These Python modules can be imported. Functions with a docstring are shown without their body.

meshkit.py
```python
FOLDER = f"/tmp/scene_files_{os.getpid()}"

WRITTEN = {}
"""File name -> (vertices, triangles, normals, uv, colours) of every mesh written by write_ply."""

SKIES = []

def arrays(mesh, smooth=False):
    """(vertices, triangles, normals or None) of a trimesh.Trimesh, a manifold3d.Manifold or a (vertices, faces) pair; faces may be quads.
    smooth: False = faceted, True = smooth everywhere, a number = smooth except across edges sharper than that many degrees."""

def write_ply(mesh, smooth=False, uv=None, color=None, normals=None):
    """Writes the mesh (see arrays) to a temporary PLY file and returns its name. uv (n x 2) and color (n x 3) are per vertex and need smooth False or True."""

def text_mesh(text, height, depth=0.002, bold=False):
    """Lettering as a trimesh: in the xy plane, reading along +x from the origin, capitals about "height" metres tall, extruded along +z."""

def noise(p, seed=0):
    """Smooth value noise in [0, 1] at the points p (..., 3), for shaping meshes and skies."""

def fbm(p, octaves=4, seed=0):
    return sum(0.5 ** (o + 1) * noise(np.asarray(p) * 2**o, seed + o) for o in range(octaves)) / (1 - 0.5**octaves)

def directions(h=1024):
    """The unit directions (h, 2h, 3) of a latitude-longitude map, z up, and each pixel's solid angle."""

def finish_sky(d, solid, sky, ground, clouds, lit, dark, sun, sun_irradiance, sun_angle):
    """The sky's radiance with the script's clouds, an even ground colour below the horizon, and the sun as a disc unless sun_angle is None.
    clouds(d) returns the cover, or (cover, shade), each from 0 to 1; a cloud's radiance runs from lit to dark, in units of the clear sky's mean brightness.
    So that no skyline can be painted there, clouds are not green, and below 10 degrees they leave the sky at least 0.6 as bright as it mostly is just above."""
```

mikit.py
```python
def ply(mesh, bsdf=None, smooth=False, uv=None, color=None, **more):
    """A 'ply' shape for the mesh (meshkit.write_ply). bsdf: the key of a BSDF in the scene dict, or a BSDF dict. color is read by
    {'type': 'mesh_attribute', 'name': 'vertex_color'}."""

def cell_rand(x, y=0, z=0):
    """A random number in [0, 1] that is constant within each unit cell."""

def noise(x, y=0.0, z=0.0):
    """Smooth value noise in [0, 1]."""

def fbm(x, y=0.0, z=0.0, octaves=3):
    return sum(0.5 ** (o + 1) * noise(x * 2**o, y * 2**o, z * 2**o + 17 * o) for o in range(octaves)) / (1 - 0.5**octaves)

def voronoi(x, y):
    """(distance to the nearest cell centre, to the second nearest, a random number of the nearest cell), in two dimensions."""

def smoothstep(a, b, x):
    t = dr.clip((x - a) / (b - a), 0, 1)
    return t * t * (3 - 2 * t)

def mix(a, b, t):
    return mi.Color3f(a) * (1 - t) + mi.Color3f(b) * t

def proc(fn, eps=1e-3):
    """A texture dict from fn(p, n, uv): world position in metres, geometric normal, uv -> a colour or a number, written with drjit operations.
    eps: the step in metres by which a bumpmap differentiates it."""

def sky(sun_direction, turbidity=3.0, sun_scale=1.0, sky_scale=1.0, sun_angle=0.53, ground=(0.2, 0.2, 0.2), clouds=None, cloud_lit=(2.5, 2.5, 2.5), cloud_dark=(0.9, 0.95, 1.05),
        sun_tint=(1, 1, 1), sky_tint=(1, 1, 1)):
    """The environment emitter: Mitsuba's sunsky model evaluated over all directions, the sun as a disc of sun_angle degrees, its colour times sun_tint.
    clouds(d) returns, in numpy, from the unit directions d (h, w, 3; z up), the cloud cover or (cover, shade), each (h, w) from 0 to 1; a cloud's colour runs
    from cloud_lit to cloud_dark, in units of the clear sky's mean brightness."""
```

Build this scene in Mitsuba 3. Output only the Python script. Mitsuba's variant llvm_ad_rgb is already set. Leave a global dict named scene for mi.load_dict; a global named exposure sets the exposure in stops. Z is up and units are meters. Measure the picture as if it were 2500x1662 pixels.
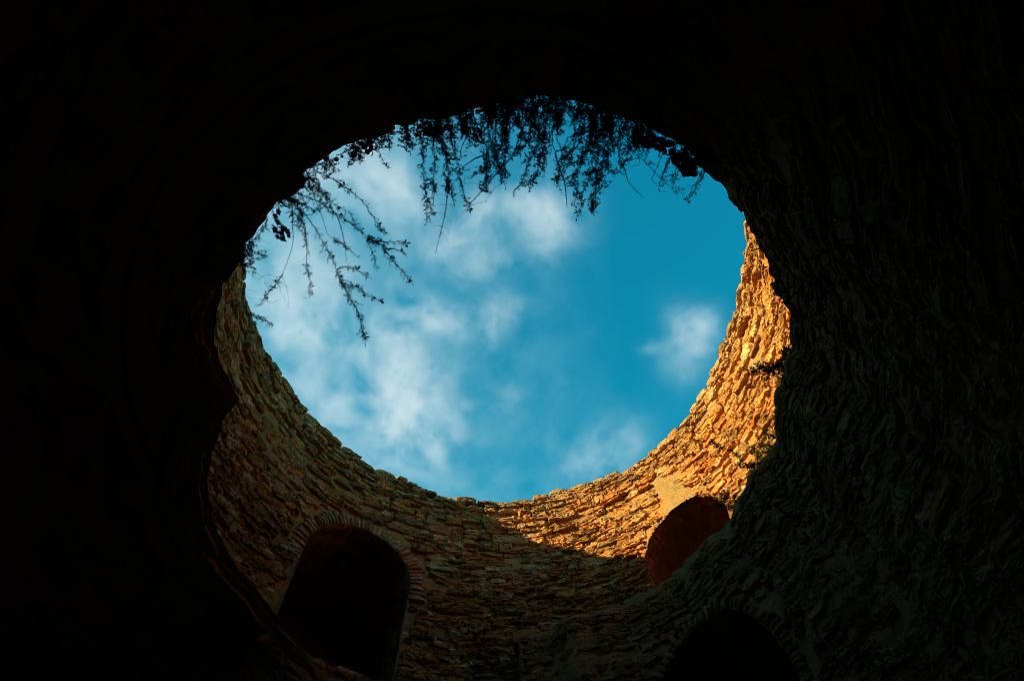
import math
import numpy as np
import trimesh
import drjit as dr
import mitsuba as mi
import mikit
import meshkit

# ---------------------------------------------------------------- camera, sky, exposure
T4 = mi.ScalarTransform4f
EYE = np.array([0.264, -3.889, 1.6])
ELEV = math.radians(65.5)
scene, labels = {}, {}
exposure = 4.35
scene['camera'] = {
    'type': 'perspective', 'fov': 2 * math.degrees(math.atan(1250 / 1600)), 'fov_axis': 'x',
    'near_clip': 0.05, 'far_clip': 2000.0,
    'to_world': T4().look_at(origin=EYE.tolist(),
                             target=(EYE + [0, math.cos(ELEV), math.sin(ELEV)]).tolist(),
                             up=[0, -math.sin(ELEV), math.cos(ELEV)])}

SUN_AZ, SUN_EL = math.radians(13 + 180), math.radians(22)
SUN = [math.cos(SUN_AZ) * math.cos(SUN_EL), math.sin(SUN_AZ) * math.cos(SUN_EL), math.sin(SUN_EL)]


def clouds(d):
    """Thin torn cloud at one height: q are plan coordinates of that layer over the tower."""
    q = d[..., :2] / np.maximum(d[..., 2:], 0.12)
    p = np.concatenate([q, np.zeros_like(q[..., :1])], -1)
    w = meshkit.fbm(p * 9 + 7, 4, 31) - .5
    w2 = meshkit.fbm(p * 9 + 3, 4, 57) - .5
    ps = p + np.stack([w, w2, 0 * w], -1) * .055
    fine = meshkit.fbm(ps * np.array([24, 20, 1.]) + 5.3, 5, 5) - .5
    big = meshkit.fbm(ps * 5 + 2.3, 4, 17)
    x, y = ps[..., 0], ps[..., 1]
    veil = np.clip(.43 - 1.55 * (x + .10) + .3 * (y - .4), 0.0, 1.0)          # cloudier towards the sun
    body = veil * (.32 + .30 * np.clip((big - .30) * 1.5, 0, 1))
    left = 1.0
    for cx, cy, rx, ry, a in CLOUD_PUFFS:
        left = left * (1 - .80 * a * np.exp(-((x - cx) / rx / 1.22) ** 2 - ((y - cy) / ry / 1.22) ** 2))
    body = np.clip(body + .80 * (1 - left), 0, 1.0)
    cover = body * (.92 + 2.5 * fine) + .30 * np.clip(body, 0, .5) * fine
    cover = .97 * (1 - np.exp(-1.12 * np.maximum(cover, 0)))                  # thick parts build up softly
    return cover, np.clip(1.02 - 1.5 * cover, 0, 1)


CLOUD_PUFFS = [(np.float64(-0.252), np.float64(0.175), np.float64(0.05), np.float64(0.033), 0.6), (np.float64(-0.184), np.float64(0.175), np.float64(0.046), np.float64(0.05), 0.6), (np.float64(-0.171), np.float64(0.215), np.float64(0.034), np.float64(0.03), 0.8), (np.float64(-0.228), np.float64(0.215), np.float64(0.051), np.float64(0.035), 0.4), 
               (np.float64(-0.067), np.float64(0.273), np.float64(0.048), np.float64(0.05), 0.55), (np.float64(-0.017), np.float64(0.24), np.float64(0.034), np.float64(0.026), 0.75), (np.float64(0.049), np.float64(0.223), np.float64(0.043), np.float64(0.039), 0.75), (np.float64(0.078), np.float64(0.248), np.float64(0.035), np.float64(0.036), 0.7), 
               (np.float64(0.054), np.float64(0.29), np.float64(0.026), np.float64(0.037), 0.55), (np.float64(-0.017), np.float64(0.312), np.float64(0.027), np.float64(0.028), 0.5), (np.float64(-0.089), np.float64(0.317), np.float64(0.036), np.float64(0.028), 0.3), (np.float64(-0.141), np.float64(0.417), np.float64(0.042), np.float64(0.03), 0.65), 
               (np.float64(-0.182), np.float64(0.437), np.float64(0.033), np.float64(0.026), 0.5), (np.float64(-0.102), np.float64(0.432), np.float64(0.028), np.float64(0.02), 0.5), (np.float64(-0.009), np.float64(0.398), np.float64(0.028), np.float64(0.025), 0.7), (np.float64(-0.045), np.float64(0.437), np.float64(0.019), np.float64(0.026), 0.55), 
               (np.float64(-0.368), np.float64(0.403), np.float64(0.032), np.float64(0.066), 0.6), (np.float64(-0.314), np.float64(0.352), np.float64(0.054), np.float64(0.058), 0.4), (np.float64(-0.366), np.float64(0.451), np.float64(0.028), np.float64(0.021), 0.6), (np.float64(-0.407), np.float64(0.371), np.float64(0.036), np.float64(0.039), 0.5), 
               (np.float64(-0.293), np.float64(0.437), np.float64(0.047), np.float64(0.047), 0.35), (np.float64(-0.194), np.float64(0.537), np.float64(0.044), np.float64(0.067), 0.85), (np.float64(-0.201), np.float64(0.516), np.float64(0.029), np.float64(0.033), 0.7), (np.float64(-0.171), np.float64(0.618), np.float64(0.055), np.float64(0.059), 1.0), 
               (np.float64(-0.183), np.float64(0.58), np.float64(0.039), np.float64(0.046), 0.95), (np.float64(-0.277), np.float64(0.59), np.float64(0.054), np.float64(0.046), 0.55), (np.float64(-0.242), np.float64(0.674), np.float64(0.076), np.float64(0.049), 0.35), (np.float64(-0.349), np.float64(0.527), np.float64(0.048), np.float64(0.044), 0.3), 
               (np.float64(0.3), np.float64(0.466), np.float64(0.033), np.float64(0.042), 0.72), (np.float64(0.299), np.float64(0.496), np.float64(0.029), np.float64(0.049), 0.45), (np.float64(0.321), np.float64(0.451), np.float64(0.023), np.float64(0.031), 0.5), (np.float64(0.234), np.float64(0.476), np.float64(0.017), np.float64(0.011), 0.35), 
               (np.float64(0.29), np.float64(0.413), np.float64(0.028), np.float64(0.025), 0.35), (np.float64(0.179), np.float64(0.686), np.float64(0.056), np.float64(0.043), 0.6), (np.float64(0.21), np.float64(0.646), np.float64(0.045), np.float64(0.036), 0.35), (np.float64(0.132), np.float64(0.703), np.float64(0.031), np.float64(0.031), 0.3), 
               (np.float64(0.167), np.float64(0.727), np.float64(0.036), np.float64(0.025), 0.4), (np.float64(-0.009), np.float64(0.548), np.float64(0.017), np.float64(0.017), 0.4), (np.float64(-0.052), np.float64(0.58), np.float64(0.02), np.float64(0.011), 0.25), (np.float64(-0.35), np.float64(0.215), np.float64(0.064), np.float64(0.066), 0.4)]
scene['sky'] = mikit.sky(SUN, turbidity=3, sun_scale=.78, sky_scale=.362, clouds=clouds, sun_tint=(.82, .90, .56), sky_tint=(.04, 1.30, 1.14),
                         cloud_lit=(1.5, 1.82, 1.9), cloud_dark=(.45, 1.3, 1.55), ground=(.12, .10, .07))

# ---------------------------------------------------------------- measured outlines (tower axis at 0, 0; metres, degrees)
R_UP = 4.1                       # inner radius of the upper drum
RIM = [(-21, 11.52), (-12, 11.66), (-4, 11.9), (2, 12.03), (10, 12.05), (15, 12.08), (20, 11.96), (24, 11.9), (33, 11.8), (40, 11.74), (46, 11.74),
       (52, 11.7), (59, 11.75), (64, 11.8), (72, 11.85), (77, 11.8), (81, 11.74), (87, 11.73), (97, 11.73), (103, 11.74), (108, 11.74), (110.5, 11.84),
       (117, 11.88), (124, 11.82), (129, 11.87), (137, 11.94), (149, 11.95), (160, 11.92), (170, 11.81), (176, 11.75), (182, 11.62), (195, 11.6),
       (230, 11.55), (280, 11.5), (339, 11.52)]
LIP = [(124.0, 3.93), (128.5, 3.93), (131.0, 3.93), (134.6, 3.93), (138.0, 3.93), (141.2, 3.93), (146.7, 3.93), (156.9, 3.8), (165.3, 3.53), (173.7, 3.23), (178.6, 3.05), (183.1, 2.85), (188.4, 2.99), (191.2, 3.07), (196.0, 3.14), (200.6, 3.16), (207.5, 3.2), (212.4, 3.12), (216.8, 3.16), (220.5, 3.16), (224.8, 3.16), (228.1, 3.18), (232.7, 3.17), (236.0, 3.26), (239.4, 3.27), (242.6, 3.25), (246.6, 3.24), (250.7, 3.23), (255.6, 3.25), (258.2, 3.27), (264.8, 3.27), (267.6, 3.32), (270.4, 3.37), (274.8, 3.41), (277.8, 3.45), (283.8, 3.49), (286.2, 3.5), (290.7, 3.48), (294.7, 3.52), (298.7, 3.52), (301.9, 3.54), (305.6, 3.54), (308.5, 3.5), (311.3, 3.5), (313.8, 3.5), (317.0, 3.48), (319.4, 3.48), (324.1, 3.48), (329.2, 3.45), (334.4, 3.43), (337.3, 3.5), (341.7, 3.49), (345.3, 3.5), (348.7, 3.41), (351.5, 3.34), (355.8, 3.33), (361.7, 3.35), (367.1, 3.41), (372.4, 3.38), (375.0, 3.26), (379.0, 3.3), (382.5, 3.35), (389.2, 3.4), (394.8, 3.36), (400.8, 3.42), (406.2, 3.48), (411.0, 3.48), (417.1, 3.53), (424.0, 3.46), (432.6, 3.42), (436.6, 3.6), (441.7, 3.61)]
Z_LIP = 8.2
GAP0, GAP1 = 83.0, 112.0         # the lower vault has fallen away between these azimuths


def rim_z(az):
    a = np.array(RIM)
    return np.interp((np.asarray(az) + 21) % 360 - 21, a[:, 0], a[:, 1])


def lip_r(az):
    a = np.array(LIP)
    az = (np.asarray(az, float) - 84) % 360 + 84
    q = np.stack([az * .33, az * 0 + 3, az * 0], -1)
    return np.interp(az, a[:, 0], a[:, 1]) + .09 * (meshkit.fbm(q, 4, 71) - .5) * np.interp(az, [150, 165], [.3, 1])


def lip_z(az):
    return np.interp((np.asarray(az) - 84) % 360 + 84, [112, 122, 130, 140, 152, 162, 444], [6.5, 7.35, 7.65, 7.95, 8.12, 8.2, 8.2])


def noise3(p, f, seed=0, octaves=3):
    return meshkit.fbm(np.asarray(p) * f, octaves, seed) - .5


# the smooth lime render that still covers the rubble here and there on the upper drum: (azimuth, z, half sizes)
RENDER = [(43.8, 10.2, 2.6, .6), (41.5, 9.8, 2.0, .3), (46.5, 10.75, 1.6, .4), (27, 11.3, 2.6, .14), (9, 10.6, 3, .3)]


def render_mask(az, z):
    az, z = np.asarray(az, float), np.asarray(z, float)
    m = np.zeros(np.broadcast(az, z).shape)
    n = noise3(np.stack(np.broadcast_arrays(az * .07, z, 0 * z), -1), 1.6, 9, 4)
    for a, b, ra, rb in RENDER:
        q = ((az - a) / ra) ** 2 + ((z - b) / rb) ** 2
        m = np.maximum(m, np.clip(1.6 - q + 2.4 * n, 0, 1))
    return m


def drum(az, z):
    a = np.radians(az)
    n = np.stack([-np.cos(a), -np.sin(a), 0 * a], -1)
    return np.stack([np.cos(a) * R_UP, np.sin(a) * R_UP, z + 0 * a], -1), n


STEEP = np.array([(0, 0), (.0, -.12), (.04, -.5), (.13, -1.2), (.40, -3), (.85, -5.5), (1.2, -7.6), (1.3, -8.3)])
FLAT = np.array([(0, 0), (.35, -.05), (.7, .0), (1.5, .14), (3.2, .36), (5.4, .2), (7.2, -3), (7.4, -8.5)])


def vault(az, s):
    """The inside of the lower vault: s = 0 at the lip of the hole to 7 at the floor."""
    az = (np.asarray(az, float) - 84) % 360 + 84
    w = np.interp(az, [112, 126, 142, 280, 318, 444], [1, .8, .0, .0, 1, 1])[..., None]
    k = np.arange(8)
    st = np.stack([np.interp(s, k, STEEP[:, i]) for i in (0, 1)], -1)
    fl = np.stack([np.interp(s, k, FLAT[:, i]) for i in (0, 1)], -1)
    o = st * w + fl * (1 - w)
    r = lip_r(az) + o[..., 0]
    a = np.radians(az)
    return np.stack([np.cos(a) * r, np.sin(a) * r, np.maximum(lip_z(az) + o[..., 1], -.1)], -1)


def vault_n(az, s):
    p = vault(az, s)
    u, v = vault(az + .6, s) - vault(az - .6, s), vault(az, s + .06) - vault(az, s - .06)
    n = np.cross(u, v)
    n /= np.linalg.norm(n, axis=-1, keepdims=True) + 1e-9
    c = np.array([0, 0, 4.0]) - p
    return p, n * np.sign((n * c).sum(-1, keepdims=True))


def vault_s(z, steep=True):
    """s of the steep side at a height z."""
    return np.interp(Z_LIP - np.asarray(z), -STEEP[:, 1], np.arange(8))


# ---------------------------------------------------------------- materials
def col(*c):
    return mi.Color3f(*c)


def tone_stone(p, n, uv):
    r, b = uv.x, uv.y
    c = mikit.mix(col(.52, .238, .084), col(.55, .20, .054), mikit.smoothstep(.25, .5, r))
    c = mikit.mix(c, col(.60, .335, .16), mikit.smoothstep(.55, .72, r))
    c = mikit.mix(c, col(.29, .155, .072), mikit.smoothstep(.80, .95, r))
    big = mikit.fbm(p.x * 1.3, p.y * 1.3, p.z * 1.7)
    c = mikit.mix(c, col(.50, .17, .045), mikit.smoothstep(.50, .68, big) * .7 * mikit.smoothstep(11.6, 10.8, p.z))
    top = mikit.smoothstep(10.9, 11.75, p.z + (big - .5) * 1.0)
    c = mikit.mix(c, col(.43, .255, .135), .55 * top)                            # weathered grey courses
    olive = mikit.smoothstep(.50, .66, mikit.fbm(p.x * 2.1 + 17, p.y * 2.1, p.z * 2.6, octaves=4))
    c = mikit.mix(c, col(.31, .165, .06), .6 * olive)
    fine = mikit.fbm(p.x * 26, p.y * 26, p.z * 34)
    grain = mikit.noise(p.x * 110, p.y * 110, p.z * 130)
    c = c * (.40 + .85 * fine + .25 * grain) * (.66 + .6 * b)
    lichen = mikit.smoothstep(.60, .72, mikit.fbm(p.x * 9 + 5, p.y * 9, p.z * 9))
    c = mikit.mix(c, col(.12, .10, .06), .55 * lichen)
    c = c * (1 - .32 * mikit.smoothstep(9.9, 9.1, p.z + (big - .5) * 1.6))     # darker brown low masonry, with the fade into shade painted in
    pale = mikit.smoothstep(.66, .74, mikit.fbm(p.x * 5 + 31, p.y * 5, p.z * 12)) * mikit.smoothstep(10.4, 9.6, p.z)
    return mikit.mix(c, col(.60, .52, .40), .75 * pale) * col(.82, .785, .78)                  # scraps of old limewash


def tone_mortar(p, n, uv):
    big = mikit.fbm(p.x * 1.1 + 4, p.y * 1.1, p.z * 1.4)
    c = mikit.mix(col(.45, .205, .082), col(.50, .178, .05), mikit.smoothstep(.42, .6, big))
    c = mikit.mix(c, col(.42, .255, .14), .5 * mikit.smoothstep(10.9, 11.75, p.z + (big - .5)))
    c = mikit.mix(c, col(.31, .19, .088), uv.x)                               # lime render
    olive = mikit.smoothstep(.50, .66, mikit.fbm(p.x * 2.1 + 17, p.y * 2.1, p.z * 2.6, octaves=4))
    c = mikit.mix(c, col(.31, .165, .06), .6 * olive * (1 - uv.x))
    fine = mikit.fbm(p.x * 30, p.y * 30, p.z * 42)
    grain = mikit.noise(p.x * 120, p.y * 120, p.z * 140)
    c = c * (.42 + .72 * fine + .30 * grain)
    lichen = mikit.smoothstep(.60, .74, mikit.fbm(p.x * 7 + 5, p.y * 7, p.z * 7))
    c = mikit.mix(c, col(.14, .12, .06), .5 * lichen)
    c = c * (1 - .32 * mikit.smoothstep(9.9, 9.1, p.z + (big - .5) * 1.6))  # mortar darkened low down as well, shade painted into its colour
    pale = mikit.smoothstep(.64, .73, mikit.fbm(p.x * 5 + 31, p.y * 5, p.z * 12)) * mikit.smoothstep(10.4, 9.6, p.z)
    return mikit.mix(c, col(.60, .52, .40), .7 * pale) * col(.82, .785, .78)


def tone_brick(p, n, uv):
    c = mikit.mix(col(.34, .125, .06), col(.29, .165, .085), mikit.smoothstep(.4, .8, uv.x))
    fine = mikit.fbm(p.x * 30, p.y * 30, p.z * 30)
    pale = mikit.smoothstep(.60, .72, mikit.fbm(p.x * 11 + 3, p.y * 11, p.z * 14))
    return mikit.mix(c * (.6 + .7 * fine) * (.7 + .5 * uv.y), col(.5, .42, .30), .5 * pale)


def tone_vault(p, n, uv):
    big = mikit.fbm(p.x * 1.4 + 9, p.y * 1.4, p.z * 1.2)
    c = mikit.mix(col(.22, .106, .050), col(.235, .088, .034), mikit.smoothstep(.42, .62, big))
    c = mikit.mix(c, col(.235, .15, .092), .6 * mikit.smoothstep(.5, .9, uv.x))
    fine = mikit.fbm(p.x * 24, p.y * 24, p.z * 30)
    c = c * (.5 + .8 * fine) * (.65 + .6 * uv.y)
    moss = mikit.smoothstep(.55, .70, mikit.fbm(p.x * 3 + 2, p.y * 3, p.z * 3))
    return mikit.mix(c, col(.12, .09, .05), .5 * moss)


def rough_bump(p, n, uv):
    return mikit.fbm(p.x * 22, p.y * 22, p.z * 40, octaves=4) + .35 * mikit.noise(p.x * 130, p.y * 130, p.z * 150)


def diffuse(fn, bump=.022):
    d = {'type': 'diffuse', 'reflectance': mikit.proc(fn)}
    if bump:
        d = {'type': 'bumpmap', 'arbitrary': mikit.proc(rough_bump, eps=2e-3), 'scale': bump, 'bsdf': d}
    return {'type': 'twosided', 'bsdf': d}


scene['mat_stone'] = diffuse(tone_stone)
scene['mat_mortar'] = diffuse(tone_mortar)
scene['mat_brick'] = diffuse(tone_brick, .012)
scene['mat_vault'] = diffuse(tone_vault)
scene['mat_leaf'] = {'type': 'twosided', 'bsdf': {'type': 'diffuse', 'reflectance': mikit.proc(
    lambda p, n, uv: mikit.mix(col(.035, .05, .018), col(.075, .085, .03), mikit.noise(p.x * 23, p.y * 23, p.z * 23)))}}
scene['mat_stem'] = {'type': 'twosided', 'bsdf': {'type': 'diffuse', 'reflectance': mikit.proc(
    lambda p, n, uv: mikit.mix(col(.05, .04, .025), col(.10, .075, .045), mikit.noise(p.x * 60, p.y * 60, p.z * 20)))}}
scene['mat_pale_floor'] = {'type': 'twosided', 'bsdf': {'type': 'diffuse', 'reflectance': mikit.proc(
    lambda p, n, uv: mikit.mix(col(.52, .52, .46), col(.66, .65, .58), mikit.fbm(p.x * 3, p.y * 3, 0, octaves=5)))}}  # unseen floor made pale so it bounces light onto the vault

used = {}


def put(key, mesh, mat, uv=None, smooth=False, label=None, **more):
    """One entry of the scene, numbered when its key is taken."""
    n = used.get(key, -1) + 1
    used[key] = n
    if n:
        key = f'{key}_{n:03d}'
    scene[key] = mikit.ply(mesh, mat, smooth=smooth, uv=uv)
    if label or more:
        labels[key] = {**({'label': label} if label else {}), **more}
    return key


def thing(key, label, category, **more):
    n = used.get(key, -1) + 1
    used[key] = n
    if n:
        key = f'{key}_{n:03d}'
    labels[key] = {'label': label, 'category': category, **more}
    return key


def grid_faces(nu, nv):
    i, j = np.meshgrid(np.arange(nu - 1), np.arange(nv - 1), indexing='ij')
    a = (i * nv + j).ravel()
    return np.stack([a, a + nv, a + nv + 1, a + 1], -1)


def tri(f):
    return np.vstack([f[:, [0, 1, 2]], f[:, [0, 2, 3]]])


# ---------------------------------------------------------------- arched openings: (azimuth, half width, spring, sill, radius of the face)
class Arch:
    def __init__(self, az, half, spring, sill, R, rough, seed):
        self.az, self.half, self.spring, self.sill, self.R, self.rough, self.seed = az, half, spring, sill, R, rough, seed

    def path(self, grow=0., step=.05, raw=False):
        h = self.half + grow
        pts = [(-h, z) for z in np.arange(self.sill - grow, self.spring, step)]
        n = int(math.pi * h / step)
        pts += [(-h * math.cos(t), self.spring + h * math.sin(t)) for t in np.linspace(0, math.pi, n)]
        pts += [(h, z) for z in np.arange(self.sill - grow, self.spring, step)[::-1]]
        p = np.array(pts)
        if not raw and self.rough:
            q = np.c_[p, 0 * p[:, :1]]
            p = p + self.rough * np.stack([noise3(q, 5, self.seed), noise3(q, 5, self.seed + 1)], -1)
        return p

    def inside(self, az, z, grow=0.):
        x = np.radians((np.asarray(az) - self.az + 180) % 360 - 180) * self.R
        h = self.half + grow
        return (np.abs(x) < h) & (z > self.sill - grow) & (z < self.spring + np.sqrt(np.maximum(h * h - x * x, 0)))

    def at(self, x, z, r):
        a = np.radians(self.az) + x / self.R
        return np.stack([np.cos(a) * r, np.sin(a) * r, z + 0 * a], -1)

    def passage(self, depth, face):
        """Jambs, soffit, sill and back of the recess; face(x, z) is the radius at which it meets the wall."""
        ring0 = self.path()
        closed = np.vstack([ring0, [(x, self.sill) for x in np.linspace(self.half, -self.half, 30)[1:-1]]])
        c = np.array([0, (self.sill + self.spring) / 2])
        rows = []
        out = closed - c
        grown = c + out * (1 + .10 / np.linalg.norm(out, axis=1, keepdims=True))
        f0 = face(closed[:, 0], closed[:, 1])
        rows.append(self.at(grown[:, 0], grown[:, 1], f0 + .09))
        rows.append(self.at(closed[:, 0], closed[:, 1], f0 - .02))
        for d in np.linspace(.06, depth, 44):
            w = self.at(closed[:, 0], closed[:, 1], f0 + d)
            n = (noise3(w, 2.2, 3, 3) * .14 + noise3(w, 7, 4, 3) * .13 + noise3(w * [1, 1, 3.5], 9, 6, 3) * .10)[:, None] * min(1, d / .1)
            g = out / np.linalg.norm(out, axis=1, keepdims=True)
            rows.append(self.at(closed[:, 0] + g[:, 0] * n[:, 0], closed[:, 1] + g[:, 1] * n[:, 0], f0 + d))
        for k in np.linspace(.9, .0, 8):
            q = c + out * k
            w = self.at(q[:, 0], q[:, 1], f0 + depth)
            rows.append(self.at(q[:, 0], q[:, 1], f0 + depth + .12 * noise3(w, 3, 8)))
        v = np.stack(rows, 1)                                  # (path, rows, 3)
        v = np.concatenate([v, v[:1]], 0)
        return v.reshape(-1, 3), grid_faces(v.shape[0], v.shape[1])

    def put(self, key, depth, face, mat, label):
        v, f = self.passage(depth, face)
        return put(key, (v, tri(f)), mat, uv=np.zeros((len(v), 2)) + [.2, .45], smooth=True, label=label)


ARCH_LEFT = Arch(121.4, .885, 9.28, 7.62, R_UP, .01, 1)
ARCH_RIGHT = Arch(44.7, .765, 9.27, 8.3, R_UP, .10, 2)
ARCH_LOW = Arch(44.6, .84, 6.5, 3.2, 3.54, .05, 3)

# ---------------------------------------------------------------- ground
a = np.radians(np.arange(0, 360, 6))
rr = np.array([0, .6, 1.3, 2, 2.8, 3.6, 4.5, 5.5, 7, 12, 40, 150, 600])
g = np.stack([np.cos(a)[:, None] * rr, np.sin(a)[:, None] * rr, np.zeros((len(a), len(rr)))], -1)
g[..., 2] = np.where(rr < 7, .12 * noise3(g, 1.3, 40), 0)
g = np.concatenate([g, g[:1]], 0)
put('ground', (g.reshape(-1, 3), grid_faces(len(a) + 1, len(rr))[:, ::-1]), 'mat_pale_floor', smooth=True, kind='structure', label='pale floor and ground around the ruined tower, brightened to bounce light upward')

# ---------------------------------------------------------------- upper drum
TOWER = thing('round_tower', 'roofless round tower drum of rubble stone open to the sky, its far wall catching sun', 'tower')


def drum_skin():
    fine = np.arange(-32, 200, .36)
    az = np.concatenate([fine, np.arange(200, 328.01, 1.5)])
    t = np.concatenate([np.linspace(-.02, 5.0, 172), np.linspace(5.1, 11.9, 40)])  # depth below the rim
    A, Tt = np.meshgrid(az, t, indexing='ij')
    Z = np.maximum(rim_z(A) - .16 - Tt, -.1)
    p, n = drum(A, Z)
    m = render_mask(A, Z)
    aniso = noise3(np.stack([A * .22, A * 0, Z * 16], -1), 1, 21, 3)
    d = -.012 + .05 * noise3(p, 1.1, 20, 3) + (.07 * noise3(p, 6, 22, 4) + .05 * aniso) * (1 - .8 * m) + .025 * m + .02 * noise3(p, 20, 23, 2) * (1 - .6 * m)
    d = np.where(Tt <= 0, -.25, d)
    v = p + n * d[..., None]
    f = grid_faces(len(az), len(t))
    c = np.stack([A, Z], -1).reshape(-1, 2)[f].mean(1)
    keep = ~(ARCH_LEFT.inside(c[:, 0], c[:, 1], .02) | ARCH_RIGHT.inside(c[:, 0], c[:, 1], .02))
    keep &= (c[:, 1] > lip_z(c[:, 0]) - .12) | ((c[:, 0] > GAP0 - 1) & (c[:, 0] < GAP1 + 1))   # below the ledge only the gap shows the drum
    return v.reshape(-1, 3), f[keep][:, ::-1], np.stack([m, 0 * m], -1).reshape(-1, 2)


v, f, uv = drum_skin()
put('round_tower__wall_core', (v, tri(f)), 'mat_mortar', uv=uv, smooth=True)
# the outside and the top of the wall
az = np.arange(0, 361, 3.)
prof = [(4.3, -.14), (4.7, -.20), (5.3, -.24), (6.2, -.3), (7.1, -.5), (7.3, -2.2), (11.8, -2.7), (12.2, -3.4), (12.3, -12.2)]
o = np.stack([np.stack([np.cos(np.radians(az)) * r, np.sin(np.radians(az)) * r, np.maximum(rim_z(az) + z, -.2)], -1) for r, z in prof], 1)
o = o + .10 * noise3(o, 1.5, 50)[..., None]
o[-1] = o[0]
put('round_tower__outer_face', (o.reshape(-1, 3), tri(grid_faces(len(az), len(prof)))), 'mat_mortar', uv=np.zeros((o.size // 3, 2)), smooth=True)


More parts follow.
